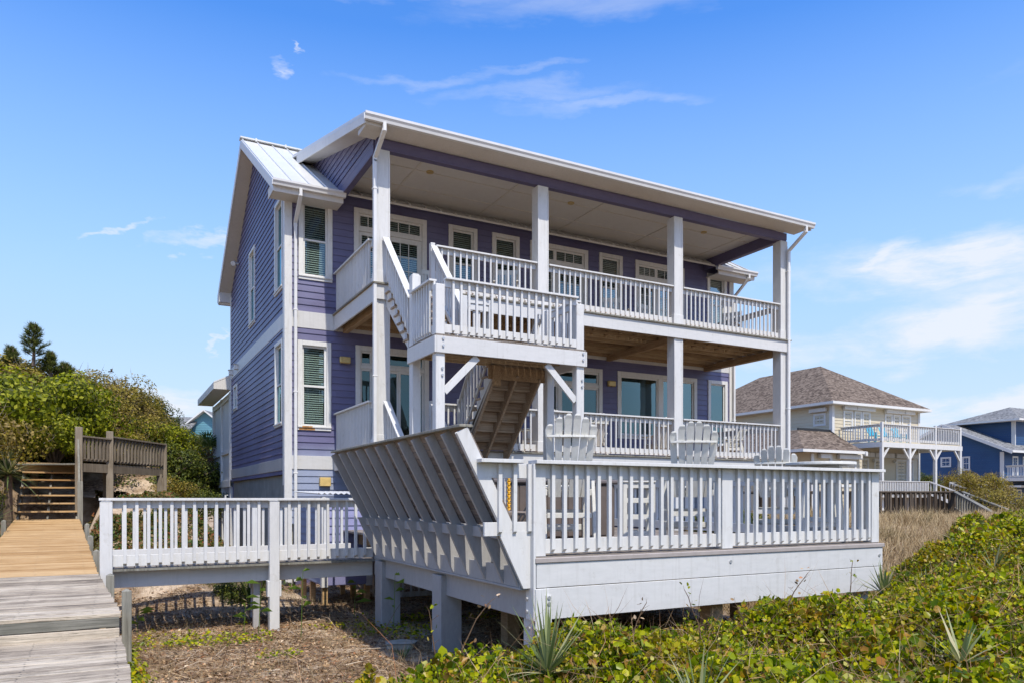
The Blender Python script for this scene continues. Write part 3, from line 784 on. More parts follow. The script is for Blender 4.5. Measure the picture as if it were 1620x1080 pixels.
for (y, z) in ((6.8, -.8), (6.8, -1.05), (6.8, -1.18), (6.75, -1.35)):
    mb = MB(); mb.tube([(3.806, y, z), (3.824, y, z)], .02, 8); obj('bolt', mb, M['steel'], dk)
h = .392 - DZ
railing(dk, (4.0, dy0 + .06, DZ), (6.46, dy0 + .06, DZ), h, 17, bw=.04, cap=(.185, .038), shift=.045, bot=(.152, .028), top=(.15,), capext=(.163, .001), spread=(.085, 2.40))
railing(dk, (6.63, dy0 + .06, DZ), (9.2, dy0 + .06, DZ), h, 17, bw=.04, cap=(.185, .038), shift=.045, bot=(.152, .028), top=(.15,), capext=(.169, .16), spread=(.085, 2.50))
railing(dk, (dx1 - .08, dy0 + .16, DZ), (dx1 - .08, 14.5, DZ), h, 44, bw=.04, cap=(.15, .038), top=(.15,), single=True)
# short front panel that closes the end of the flared bench
railing(dk, (3.30, dy0 + .06, DZ + .19), (3.85, dy0 + .06, DZ + .19), h - .19, 3, bw=.04, cap=(.185, .038), shift=.045, top=(.15,), bot=(.14, .035), capext=(.09, -.162), spread=(.16, .50))

# flared bench-back: slats nailed to struts that lean out over the edge
BY0, BY1 = 6.74, 11.62
bench = MB()
def slab(mb, y0, y1, p, q, th):
    """board between profile points p-q (x,z), thickness th outwards, from y0 to y1"""
    d = Vector((q[0]-p[0], q[1]-p[1])).normalized(); n = Vector((d.y, -d.x))
    if n.x > 0: n = -n
    mb.prism([(p[0], p[1]), (q[0], q[1]), (q[0] + n.x*th, q[1] + n.y*th), (p[0] + n.x*th, p[1] + n.y*th)], 1, y0, y1)
P0 = Vector((3.13, .715)); P1 = Vector((3.66, -.27)); dd = (P1 - P0)
for i in range(12):
    a = P0 + dd * (i / 12.0 + .001); b = P0 + dd * ((i + 1) / 12.0 - .003)
    slab(bench, BY0 + .03, BY1, a, b, .022)
bb_ = obj('bench_back', bench, M['slaty'], dk, .003)
mb = MB(); mb.box(3.02, 3.165, BY0 - .01, BY1 + .02, .702, .73); obj('bench_cap', mb, M['greyold'], bb_, .004)
NS = 12
for i in range(NS):
    y = BY0 + i * (BY1 - BY0 - .04) / (NS - 1); end = (i == 0)
    mb = MB(); slab(mb, y, y + (.05 if end else .038), (3.11, .700), (3.635, -.30), .125 if end else .098)
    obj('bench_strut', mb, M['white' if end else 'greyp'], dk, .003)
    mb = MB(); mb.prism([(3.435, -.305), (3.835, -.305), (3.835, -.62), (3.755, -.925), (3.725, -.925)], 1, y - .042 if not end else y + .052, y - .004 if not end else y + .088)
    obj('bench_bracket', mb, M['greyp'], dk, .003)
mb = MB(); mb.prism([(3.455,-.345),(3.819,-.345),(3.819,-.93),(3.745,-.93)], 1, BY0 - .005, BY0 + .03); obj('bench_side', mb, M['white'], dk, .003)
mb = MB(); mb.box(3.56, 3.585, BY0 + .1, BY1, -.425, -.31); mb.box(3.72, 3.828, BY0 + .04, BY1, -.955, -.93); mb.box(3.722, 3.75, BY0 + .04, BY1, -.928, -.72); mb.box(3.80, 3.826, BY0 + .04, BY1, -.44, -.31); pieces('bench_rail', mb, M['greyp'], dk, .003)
mb = MB(); y = BY0 + .1
while y < BY1 - .05: mb.box(3.79, 3.81, y, y + .078, -.72, -.43); y += .112
obj('bench_pickets', mb, M['greyp'], dk, 0, kind='stuff')
mb = MB()
for k in range(3): mb.box(3.80 + k*.15, 3.94 + k*.15, 7.2, BY1, -.19, -.155)
obj('bench_seat', mb, M['slaty'], dk, .003)

# ================================================================== white footbridge from the boardwalk to the deck
wk = empty('white_footbridge', (1.9, 12.5, GZ), 'white footbridge with slatted railings linking the boardwalk to the deck', 'footbridge')
WZ = -1.0; wy0, wy1 = 11.98, 13.25
mb = MB(); x = .02
while x < 3.86: mb.box(x, x + .129, wy0 - .03, wy1 + .03, WZ - .04, WZ - .0); x += .143
obj('decking', mb, M['deckx'], wk)
mb = MB(); mb.box(.0, 3.84, wy0 + .10, wy0 + .14, WZ - .285, WZ - .045); mb.box(.0, 3.84, wy1, wy1 + .04, WZ - .285, WZ - .045); pieces('side_beam', mb, M['whitex'], wk, .004)
mb = MB(); mb.box(.0, 3.84, wy0 - .075, wy0 - .034, WZ - .036, WZ - .006); obj('edge_board', mb, M['greyold'], wk)
for (a, b, c, d, z0) in ((-.14, .02, wy0 - .13, wy0 + .04, -1.36), (2.14, 2.29, wy0 - .13, wy0 + .03, GZ - .3), (-.14, .0, wy1 - .035, wy1 + .1, -1.5), (2.1, 2.24, wy1 - .035, wy1 + .12, GZ - .3)):
    mb = MB(); mb.box(a, b, c, d, z0, -.045)
    if z0 < -1.9: mb.box(a - .03, b + .03, c + .01, d - .01, -1.52, -1.27)
    obj('post', mb, M['white'], wk, .008)
mb = MB(); mb.box(1.96, 2.06, wy0 + .25, wy0 + .35, GZ - .3, -1.29); obj('support_post', mb, M['greyp'], wk, .005)
railing(wk, (.02, wy0 - .04, WZ), (2.14, wy0 - .04, WZ), 1.0, 13, bw=.042, cap=(.15, .036), bot=(.16, .03), top=(.11,), capext=(.17, .0))
railing(wk, (2.29, wy0 - .04, WZ), (3.80, wy0 - .04, WZ), 1.0, 9, bw=.042, cap=(.15, .036), bot=(.16, .03), top=(.11,), capext=(.15, .0))
railing(wk, (3.80, wy1, WZ), (.02, wy1, WZ), .98, 24, bw=.042, cap=(.15, .036), bot=(.16, .03), top=(.10,))

# ================================================================== boardwalk
bw = empty('boardwalk', (-.9, 11, -1.6), 'old grey plank boardwalk with a patch of new yellow boards climbing the dune', 'boardwalk')
def planks(x_r0, x_l0, y0, z0, x_r1, x_l1, y1, z1, step, mat, name='decking', label=None, parent=bw, jit=.02):
    mb = MB(); L = y1 - y0; n = int(L / step)
    for i in range(n):
        a = i / n; b = (i + 1) / n - .009 / step / n * 1.0
        xa = x_l0 + (x_l1 - x_l0) * a - random.uniform(0, jit); xb = x_r0 + (x_r1 - x_r0) * a + random.uniform(0, jit)
        ya, yb = y0 + L * a, y0 + L * b; za = z0 + (z1 - z0) * a + random.uniform(-.003, .003); zb = z0 + (z1 - z0) * b + random.uniform(-.003, .003)
        sk = (xb - xa) * -.052 * 0
        mb.add([(xa,ya,za-.036),(xb,ya+sk,za-.036),(xb,yb+sk,zb-.036),(xa,yb,zb-.036),(xa,ya,za),(xb,ya+sk,za),(xb,yb+sk,zb),(xa,yb,zb)],
               [(0,3,2,1),(4,5,6,7),(0,1,5,4),(1,2,6,5),(2,3,7,6),(3,0,4,7)])
    return obj(name, mb, M[mat], parent, .003, label)
planks(.20, -1.30, 3.2, -1.40, .08, -1.42, 8.12, -1.32, .142, 'greyx', label='lower grey weathered boards')
planks(.08, -1.42, 8.10, -1.10, -.17, -1.60, 11.62, -1.03, .142, 'greyx', label='upper grey weathered boards')
planks(-.17, -1.60, 11.65, -1.027, -.71, -2.05, 21.6, -.52, .142, 'newx', label='new yellow boards')
mb = MB()
for (y0_, y1_, z0_, z1_, xr, xl) in ((3.2, 8.12, -1.40, -1.32, .14, -1.36), (8.10, 11.62, -1.10, -1.03, -.05, -1.51), (11.65, 21.6, -1.027, -.52, -.44, -1.82)):
    n_ = int((y1_ - y0_) / .142)
    for i in range(n_):
        for xx in (xr - .10, (xr + xl) / 2, xl + .10):
            for o_ in (.035, .100):
                t_ = (i + .0) / n_; yy = y0_ + (y1_ - y0_) * t_ + o_; zz_ = z0_ + (z1_ - z0_) * t_ + .0045; xj = xx - .0535 * 0 + random.uniform(-.012, .012) - (.0 if y0_ < 11 else (yy - 16) * .054)
                r_ = .0055; mb.add([(xj-r_,yy-r_,zz_),(xj+r_,yy-r_,zz_),(xj+r_,yy+r_,zz_),(xj-r_,yy+r_,zz_)], [(0,1,2,3)])
obj('nail_heads', mb, M['black'], bw, kind='stuff')
mb = MB(); mb.box(-1.40, .07, 8.10, 8.135, -1.235, -1.14); obj('riser', mb, M['greyxd'], bw, .004)
mb = MB(); mb.box(-1.40, .07, 8.06, 8.10, -1.33, -1.24); obj('riser', mb, M['greyx'], bw, .004)
mb = MB()
for sx, a, b in (('r', (.16,3.2,-1.53), (.03,8.1,-1.45)), ('l', (-1.26,3.2,-1.53), (-1.38,8.1,-1.45)), ('r2', (.02,8.15,-1.24), (-.22,11.6,-1.17)), ('l2', (-1.38,8.15,-1.24), (-1.56,11.6,-1.17)), ('r3', (-.21,11.65,-1.16), (-.75,21.6,-.66)), ('l3', (-1.56,11.65,-1.16), (-2.01,21.6,-.66))):
    mb.beam(a, b, .04, .2)
obj('stringer', mb, M['greyold'], bw)
def edgepost(x, y, zb, zt, w=.09):
    mb = MB(); mb.box(x-w/2, x+w/2, y-w/2, y+w/2, zb, zt)
    mb.add([(x-w/2,y-w/2,zt),(x+w/2,y-w/2,zt),(x+w/2,y+w/2,zt),(x-w/2,y+w/2,zt),(x,y,zt+.03)], [(0,1,4),(1,2,4),(2,3,4),(3,0,4)])
    obj('edge_post', mb, M['greyold'], bw, .004)
for x, y, zb, zt in ((.14,8.58,-1.9,-.95), (-.01,10.19,-1.7,-.93), (-.20,13.2,-1.5,-.82), (-.33,15.6,-1.3,-.70), (-.45,18.2,-1.2,-.56), (-1.70,12.4,-1.4,-.92), (-1.9,16,-1.2,-.68), (-2.05,19.5,-1,-.5)):
    edgepost(x, y, zb, zt)
# steps up to the brown landing
mb = MB(); tr = MB()
n = 7; y0, z0, y1, z1 = 21.65, -.52, 23.5, .89
for i in range(1, n + 1):
    y = y0 + (y1 - y0) * (i - .5) / n; z = z0 + (z1 - z0) * i / n
    if i < n: tr.box(-2.02, -.74, y - .14, y + .14, z - .04, z)
obj('tread', tr, M['newx'], bw, .003, 'pale step treads')
for x in (-2.0, -1.38, -.76): mb.beam((x, y0, z0 - .12), (x, y1, z1 - .15), .045, .22)
obj('stair_stringer', mb, M['greyold'], bw)
mb = MB(); mb.box(-2.3, -.68, 23.3, 23.34, .70, .93); obj('header_board', mb, M['newx'], bw, .004, 'pale header board above the steps')
# brown landing with railing, turning to the right
ld = empty('wooden_landing', (-.2, 24, 0), 'brown weathered wooden landing with railing at the top of the steps', 'landing')
mb = MB(); q = [(-2.3,23.36),(-.75,22.3),(0.0,22.8),(1.45,25.25),(.3,26.4),(-2.3,26.0)]
mb.prism(q, 2, .86, .90); obj('decking', mb, M['greyold'], ld)
pts = [(-.72,21.95), (-.03,22.75), (1.42,25.25)]
for (x, y), (zb, zt) in zip(pts, ((-.55,1.80), (-.1,1.78), (-.2,1.66))):
    w = .17; mb = MB(); mb.box(x-w/2, x+w/2, y-w/2, y+w/2, zb, zt); obj('post', mb, M['brownr'], ld, .01)
for (a, b), n in (((pts[0], pts[1]), 7), ((pts[1], pts[2]), 16)):
    za = 1.0
    railing(ld, (a[0], a[1], .93), (b[0], b[1], .93), .72 if n == 16 else .66, n, mat='brownr', bw=.05, cap=(.14, .04), top=(.06,), bot=(.07, .02))
    mb = MB(); mb.beam((a[0], a[1], .78), (b[0], b[1], .78), .05, .22); obj('rim_board', mb, M['brownr'], ld)
mb = MB(); mb.box(1.22,1.36,25.0,25.15,-.2,.72); mb.box(-.2,-.06,23.2,23.35,-.2,.86); mb.box(-1.9,-1.75,24,24.15,-.2,.86); pieces('support_post', mb, M['brownr'], ld)
# second newel at the step foot
mb = MB(); mb.beam((-.70,21.62,.36),(-.74,22.02,1.74),.05,.16,(0,1,0)); mb.box(-.74,-.62,21.5,21.62,-.9,.42); obj('hand_board', mb, M['greyold'], ld, .005)
# ================================================================== hot tub and furniture on the deck
tub = empty('hot_tub', (5.55, 10.2, DZ), 'square brown-panelled hot tub standing on the deck behind the white chairs', 'hot tub')
mb = MB(); tx0, tx1, ty0, ty1 = 4.45, 6.68, 9.2, 11.3
mb.box(tx0, tx1, ty0, ty1, DZ + .04, .20)
x = tx0 + .02
cab = obj('cabinet', mb, M['tub'], tub, .01)
mb = MB()
while x < tx1 - .05: mb.box(x, x + .10, ty0 - .014, ty0 - .001, DZ + .06, .18); x += .115
y = ty0 + .02
while y < ty1 - .05: mb.box(tx1 + .001, tx1 + .014, y, y + .10, DZ + .06, .18); mb.box(tx0 - .014, tx0 - .001, y, y + .10, DZ + .06, .18); y += .115
obj('side_panel', mb, M['tub'], cab, .003)
mb = MB(); mb.box(tx0 - .05, tx1 + .05, ty0 - .05, ty1 + .05, .205, .27); obj('cover', mb, mat_plain('tub_cover', (.12,.10,.09), .6, 0, .1, 4, .1), tub, .02)
mb = MB(); mb.tube([(4.75,9.05,DZ+.03),(5.35,9.08,.24)], .012, 6); mb.tube([(4.82,9.05,DZ+.03),(5.42,9.08,.24)], .012, 6); obj('cover_lifter', mb, M['black'], tub)

def chain():
    c = empty('yellow_chain', (4.64, 8.75, .31), 'yellow plastic chain hanging beside the bench at the deck corner', 'chain')
    mb = MB()
    for i in range(17):
        z = .30 - i * .029
        pts = []
        for k in range(9):
            t = 2 * math.pi * k / 8
            u, v = math.cos(t) * .020, math.sin(t) * .026
            pts.append((4.64 + (u if i % 2 else u * .55), 8.75 + (0 if i % 2 else u * .8), z + v))
        mb.tube(pts, .0075, 5)
    obj('link', mb, M['chain'], c, smooth=True)
    mb = MB(); mb.box(4.60, 4.68, 8.80, 8.88, DZ, .33); mb.box(4.60, 4.68, 8.72, 8.88, .332, .35); obj('hanger_post', mb, M['white'], c, .005)
chain()

def tall_adirondack(name, loc, rz, label, seat=.74, top=1.56, cat='chair', group=None, lean=.34):
    c = empty(name, loc, label, cat, group, rz)
    L = MB(); o = Vector(loc)
    def lb():  # local builder, mapped to the chair's own frame
        return MB(lambda x, y, z: (o.x + x, o.y + y, o.z + z))
    b = lb()
    for i in range(6): b.box(-.27, .27, -.18 + i*.085, -.105 + i*.085, seat - .02 + i*.006, seat + i*.006)
    obj('seat', b, M['chairp'], c, .004)
    b = lb()
    n = 6
    for i in range(n):
        t = (i - 2.5) / 2.5
        xb = t * .19; xt = t * .262
        h = top - .115 * t * t
        yb = -.17; z0 = seat - .12
        yt = yb - lean * (h - z0) / (top - z0) + .06 * t * t; ybc = yb + .04 * t * t
        w0, w1 = .033, .0435
        seg = []
        for (zz, xx, yy, ww) in ((z0, xb, ybc, w0), ((z0 + h) / 2, (xb + xt) / 2, (ybc + yt) / 2, (w0 + w1) / 2), (h - .06, xt - (xt - xb) * .07, yt + .02, w1), (h - .02, xt - t*.012, yt, w1 * .78), (h, xt - t*.02, yt, w1 * .4)):
            seg += [(xx - ww, yy, zz), (xx + ww, yy, zz), (xx + ww, yy - .022, zz), (xx - ww, yy - .022, zz)]
        fs = [(0,1,2,3)[::-1], tuple(range(len(seg) - 4, len(seg)))]
        for k in range(len(seg) // 4 - 1):
            for j in range(4): fs.append((k*4 + j, k*4 + (j+1) % 4, (k+1)*4 + (j+1) % 4, (k+1)*4 + j))
        b.add(seg, fs)
    obj('backrest', b, M['chairp'], c, .002)
    b = lb()
    zc = top - .25; yc = -.17 - lean * (zc - seat + .12) / (top - seat + .12) - .036
    pts = [(-.28, yc + .05, zc), (-.14, yc + .012, zc), (0, yc, zc), (.14, yc + .012, zc), (.28, yc + .05, zc)]
    for p, q in zip(pts[:-1], pts[1:]): b.beam(p, q, .03, .026)
    obj('back_brace', b, M['chairp'], c, .003); b = lb()
    zc = seat + .16; yc2 = -.17 - lean * .3 * (zc - seat + .12) - .03
    pts = [(-.24, yc2 + .05, zc), (-.12, yc2 + .01, zc), (0, yc2, zc), (.12, yc2 + .01, zc), (.24, yc2 + .05, zc)]
    for p, q in zip(pts[:-1], pts[1:]): b.beam(p, q, .03, .06)
    obj('back_brace', b, M['chairp'], c, .003)
    for s in (-1, 1):
        b = lb(); b.box(s*.29 - .022, s*.29 + .022, .24, .31, 0, seat + .20); obj('leg', b, M['chairp'], c, .004)
        b = lb(); b.beam((s*.29, -.16, seat + .19), (s*.29, -.34, 0), .04, .08, (0,1,0)); obj('leg', b, M['chairp'], c, .004)
        b = lb(); b.prism([(s*.24, .38), (s*.36, .38), (s*.37, .1), (s*.33, -.30), (s*.27, -.30), (s*.25, 0)], 2, seat + .20, seat + .222); obj('armrest', b, M['chairp'], c, .004)
    b = lb(); b.box(-.27, .27, .275, .297, seat - .10, seat - .01)
    for z in (.22, .40) if seat > .6 else (): b.box(-.27, .27, .285, .31, z, z + .07)
    if seat > .6: b.box(-.26, .26, -.30, -.27, .38, .44); b.box(-.26, .26, .31, .38, .20, .222)
    for s in (-1, 1): b.box(s*.262 - .01, s*.262 + .01, -.24, .30, seat - .10, seat - .025)
    obj('frame', b, M['chairp'], c, .003)
    return c
g = 'tall fan-back chairs on the foreground deck'
def at(px, t):     # place on the map only: bearing from the viewpoint and distance, in metres
    r = (px - 810) / 1184.; return ((.8815*r + .4722) * t, (-.4722*r + .8815) * t)
x, y = 4.76, 7.55; tall_adirondack('tall_chair', (x, y, DZ), R(-22), 'tall white fan-back chair seen from behind, in front of the staircase', group=g, top=1.56)
x, y = 6.64, 7.50; tall_adirondack('tall_chair', (x, y, DZ), R(-34), 'tall white fan-back chair in the middle of the deck below the porch post', group=g, top=1.56)
x, y = 8.74, 7.97; tall_adirondack('tall_chair', (x, y, DZ), R(-50), 'white fan-back chair turned sideways towards the round bar table', group=g, top=1.36)

def bar_table():
    x, y = 8.84, 7.27; t = empty('bar_table', (x, y, DZ), 'round white bar-height table at the right end of the deck', 'table')
    o = Vector((x, y, DZ)); mb = MB()
    mb.tube([(x, y, DZ + 1.07), (x, y, DZ + 1.082), (x, y, DZ + 1.11)], .47, 40); obj('tabletop', mb, M['chairp'], t, .006)
    mb = MB(); mb.box(x-.34, x+.34, y-.03, y+.03, DZ+1.0, DZ+1.06); mb.box(x-.03, x+.03, y-.34, y-.031, DZ+1.0, DZ+1.06); mb.box(x-.03, x+.03, y+.031, y+.34, DZ+1.0, DZ+1.06); mb.box(x-.3, x+.3, y-.02, y+.02, DZ+.2, DZ+.27); mb.box(x-.02, x+.02, y-.3, y+.3, DZ+.271, DZ+.34)
    obj('apron', mb, M['chairp'], t, .003)
    for sx, sy in ((1,0),(-1,0),(0,1),(0,-1)):
        mb = MB(); mb.beam((x+sx*.27, y+sy*.27, DZ+1.0), (x+sx*.36, y+sy*.36, DZ), .09, .045, (0,1,0) if sx else (1,0,0)); obj('leg', mb, M['chairp'], t, .004)
bar_table()
def side_table():
    x, y = 5.74, 7.45; t = empty('slatted_side_table', (x, y, DZ), 'white slatted side table with shelves between the two tall chairs', 'side table', rz=R(-28))
    o = Vector((x, y, DZ)); f = lambda a, b, c: (o.x+a, o.y+b, o.z+c)
    mb = MB(f)
    for i in range(5): mb.box(-.20, .20, -.22 + i*.09, -.14 + i*.09, .80, .82)
    obj('tabletop', mb, M['chairp'], t, .003)
    for sx in (-1, 1):
        for sy in (-1, 1):
            mb = MB(f); mb.box(sx*.17-.025, sx*.17+.025, sy*.18-.025, sy*.18+.025, 0, .80); obj('leg', mb, M['chairp'], t, .003)
    mb = MB(f)
    for z in (.15, .35, .55, .73): mb.box(-.145, .145, -.20, -.18, z, z+.06); mb.box(-.145, .145, .18, .20, z, z+.06); mb.box(-.195,-.175,-.155,.155,z,z+.06); mb.box(.175,.195,-.155,.155,z,z+.06)
    obj('rung', mb, M['chairp'], t, .003)
side_table()

def rocking_chair(loc, rz, label, group='white rocking chairs on the upper porch'):
    c = empty('rocking_chair', loc, label, 'rocking chair', group, rz); o = Vector(loc); f = lambda a, b, d: (o.x+a, o.y+b, o.z+d)
    mb = MB(f)
    for i in range(6): mb.box(-.25, .25, -.2+i*.08, -.13+i*.08, .42 + i*.004, .44 + i*.004)
    obj('seat', mb, M['chairp'], c, .003)
    mb = MB(f)
    for i in range(6): mb.beam((-.19+i*.076, -.2, .44), (-.19+i*.076, -.42, 1.05), .045, .014, (0,1,0))
    mb.beam((-.26, -.43, 1.08), (.26, -.43, 1.08), .03, .11); mb.beam((-.24, -.24, .52), (.24, -.24, .52), .03, .06)
    obj('backrest', mb, M['chairp'], c, .003)
    for s in (-1, 1):
        mb = MB(f); mb.beam((s*.27, -.17, .03), (s*.27, -.44, 1.14), .035, .045, (0,1,0)); obj('leg', mb, M['chairp'], c, .003)
        mb = MB(f); mb.beam((s*.27, .23, .03), (s*.27, .23, .66), .035, .045, (0,1,0)); obj('leg', mb, M['chairp'], c, .003)
        mb = MB(f); mb.box(s*.27-.045, s*.27+.045, -.32, .30, .66, .685); obj('armrest', mb, M['chairp'], c, .003)
        mb = MB(f); pts = [(s*.27, -.52 + .17*k*1.0/1, .035 + .16*(abs(k-3)/3)**2 * .55) for k in range(7)]
        for p, q in zip(pts[:-1], pts[1:]): mb.beam(p, q, .03, .045)
        obj('rocker', mb, M['chairp'], c, .002)
    return c
rocking_chair((6.85, 16.6, 4.39), R(170), 'white rocking chair beside the left french door of the upper porch')
rocking_chair((8.3, 15.75, 4.39), R(150), 'white rocking chair behind the upper rail left of the second post')
rocking_chair((10.2, 17.0, 4.39), R(185), 'white rocking chair by the middle french door of the upper porch')
rocking_chair((12.1, 16.6, 4.39), R(165), 'white rocking chair under the narrow window right of the middle door')
rocking_chair((13.5, 16.7, 4.39), R(195), 'white rocking chair just right of the third post upstairs')
rocking_chair((16.0, 16.4, 4.39), R(120), 'white rocking chair at the right end of the upper porch')
g = 'fan-back chairs on the lower porch'
tall_adirondack('fan_back_chair', (9.4, 16.1, 1.04), R(20), 'white fan-back chair on the lower porch by the sliding door', seat=.42, top=1.12, group=g)
tall_adirondack('fan_back_chair', (11.0, 16.2, 1.04), R(0), 'white fan-back chair on the lower porch under the brass lamp', seat=.42, top=1.12, group=g)
tall_adirondack('fan_back_chair', (13.2, 16.1, 1.04), R(-15), 'white fan-back chair right behind the third post downstairs', seat=.42, top=1.12, group=g)
tall_adirondack('fan_back_chair', (15.75, 16.1, 1.04), R(78), 'white fan-back chair leaning back at the far right of the lower porch', seat=.42, top=1.16, group=g)
def dining(loc):
    t = empty('dining_table', loc, 'white slatted dining table behind the lower porch railing', 'table'); o = Vector(loc); f = lambda a, b, c: (o.x+a, o.y+b, o.z+c)
    mb = MB(f)
    for i in range(8): mb.box(-.9, .9, -.44+i*.11, -.34+i*.11, .72, .745)
    obj('tabletop', mb, M['chairp'], t, .003)
    for sx in (-1,1):
        for sy in (-1,1): mb = MB(f); mb.box(sx*.75-.04, sx*.75+.04, sy*.35-.04, sy*.35+.04, 0, .72); obj('leg', mb, M['chairp'], t, .004)
dining((10.2, 17.1, 1.04))

# small shed box under the house front with corrugated roof
sd = empty('storage_shed', (4.3, 15, GZ), 'small raised lavender shed with corrugated roof below the corner of the house', 'shed')
sx0, sx1, sy0, sy1 = 3.50, 4.42, 14.05, 15.95
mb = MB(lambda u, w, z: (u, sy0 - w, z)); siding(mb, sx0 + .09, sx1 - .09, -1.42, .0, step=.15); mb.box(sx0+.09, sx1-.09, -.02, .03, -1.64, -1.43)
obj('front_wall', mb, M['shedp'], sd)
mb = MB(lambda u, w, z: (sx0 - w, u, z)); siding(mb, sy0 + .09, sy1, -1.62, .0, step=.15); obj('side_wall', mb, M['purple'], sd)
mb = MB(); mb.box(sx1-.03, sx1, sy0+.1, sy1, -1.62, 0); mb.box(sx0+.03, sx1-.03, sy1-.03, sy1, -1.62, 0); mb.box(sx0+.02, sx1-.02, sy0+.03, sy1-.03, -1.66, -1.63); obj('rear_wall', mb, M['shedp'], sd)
mb = MB()
for x in (sx0 - .03, sx1 - .09): mb.box(x, x+.12, sy0-.035, sy0+.09, -1.68, .02)
pieces('corner_board', mb, M['white'], sd, .004)
mb = MB()
for x in (sx0+.0, sx1-.1):
    for y in (sy0+.02, sy0+.95, sy1-.15): mb.box(x, x+.1, y, y+.1, GZ-.2, -1.665)
pieces('post', mb, M['newx'], sd, .004)
mb = MB(); n = 44; vs = []; fs = []
for i in range(n + 1):
    x = sx0 - .12 + (sx1 - sx0 + .24) * i / n; z = .08 + .014 * math.sin(i * math.pi / 2 * 1.0)
    vs += [(x, sy0 - .08, z), (x, sy1 + .1, z + .05), (x, sy0 - .08, z + .006), (x, sy1 + .1, z + .056)]
for i in range(n): a = i*4; fs += [(a,a+4,a+5,a+1),(a+2,a+3,a+7,a+6),(a,a+2,a+6,a+4),(a+1,a+5,a+7,a+3)]
mb.add(vs, fs); obj('roof', mb, M['metalroof'], sd)
pk = empty('picket_panel', (5.6, 14.4, GZ), 'white picket panel standing in the shade behind the deck posts', 'picket fence')
mb = MB()
for i in range(9): mb.box(4.7+i*.17, 4.74+i*.17, 13.98, 14.0, -1.95, -1.0)
obj('pickets', mb, M['white'], pk, .002)
mb = MB(); mb.box(4.62, 6.2, 14.002, 14.03, -1.95, -1.85); mb.box(4.62, 6.2, 14.002, 14.03, -1.1, -1.0); obj('frame', mb, M['white'], pk, .002)

# ================================================================== neighbouring houses
def gwin(parent, fn, u0, u1, z0, z1, cols=2, rows=3, case=.09, hung=True, glass='glassd', curtain=True):
    c = MB(fn); ring(c, u0, u1, z0, z1, case, 0, .06); w = obj('window', c, M['trim'], parent)
    s = MB(fn); a0, a1, b0, b1 = u0+case, u1-case, z0+case, z1-case
    ring(s, a0, a1, b0, b1, .035, 0, .045); zm = (b0+b1)/2
    if hung: s.box(a0+.035, a1-.035, .0, .046, zm-.025, zm+.025)
    for i in range(1, cols): s.box(a0+(a1-a0)*i/cols-.012, a0+(a1-a0)*i/cols+.012, .012, .035, b0+.035, b1-.035)
    for i in range(1, rows*2): 
        if i != rows: s.box(a0+.035, a1-.035, .012, .034, b0+(b1-b0)*i/(rows*2)-.01, b0+(b1-b0)*i/(rows*2)+.01)
    obj('sash', s, M['trim'], w)
    p = MB(fn); p.box(a0+.03, a1-.03, .008, .011, b0+.03, b1-.03); obj('pane', p, M['farpane'], w)
    if curtain: p = MB(fn); p.box(a0+.035, a0 + (a1-a0)*.22, .0115, .0118, b0+.035, b1-.035); p.box(a1 - (a1-a0)*.22, a1-.035, .0115, .0118, b0+.035, b1-.035); obj('curtain', p, M['curtain'], w)
    return w
NG = -1.2
yh = empty('cream_house', (41.5, 34, NG), 'cream lap-sided neighbouring house with brown hipped roof and white balcony', 'house')
X0, Y0, X1, Y1 = 37.37, 29.9, 45.55, 44.0
fy, sx_ = front(Y0), sideX(X0)
mb = MB(fy); siding(mb, X0, X1, .4, 5.7, step=.2, t1=.03); obj('front_wall', mb, M['ysiding'], yh)
mb = MB(sx_); siding(mb, Y0, Y1, -1.4, 5.7, step=.2, t1=.03); obj('side_wall', mb, M['ysiding'], yh)
mb = MB(); mb.box(X1-.1, X1, Y0+.1, Y1, -1.4, 5.6); mb.box(X0+.1, X1, Y1-.1, Y1, -1.4, 5.6); mb.box(X0+.03, X1, Y0+.03, Y0+.1, -1.6, .4); obj('rear_wall', mb, M['ysiding'], yh)
mb = MB(); mb.box(X0-.06, X0+.14, Y0-.06, Y0+.02, -1.4, 5.55); mb.box(X0-.058, X0+.02, Y0+.021, Y0+.16, -1.4, 5.55); mb.box(X1-.16, X1+.02, Y0-.06, Y0-.02, .4, 5.55); obj('corner_board', mb, M['white'], yh)
def hip(parent, x0, x1, y0, y1, z, apex, apex2=None, mat='shingle', th=.14, name='roof', trim='trim'):
    a = apex; b = apex2 or apex
    mb = MB()
    base = [(x0,y0,z),(x1,y0,z),(x1,y1,z),(x0,y1,z)]
    if apex2 is None: mb.add(base + [a], [(0,1,4),(1,2,4),(2,3,4),(3,0,4),(0,3,2,1)])
    else: mb.add(base + [a, b], [(0,1,4),(1,2,5,4),(2,3,5),(3,0,4,5),(0,3,2,1)])
    r = obj(name, mb, M[mat], parent)
    mb = MB(); t = .03
    mb.box(x0-t, x1+t, y0-t, y0, z-th, z+.01); mb.box(x0-t, x1+t, y1, y1+t, z-th, z+.01); mb.box(x0-t, x0, y0, y1, z-th, z+.01); mb.box(x1, x1+t, y0, y1, z-th, z+.01)
    mb.box(x0, x1, y0, y1, z-th, z-th+.02)
    obj('eave_board', mb, M[trim], r)
    return r
hip(yh, X0-.55, X1+.5, Y0-.5, Y1+.5, 5.62, (41.6, 34.2, 8.75), (41.6, 39.5, 8.75))
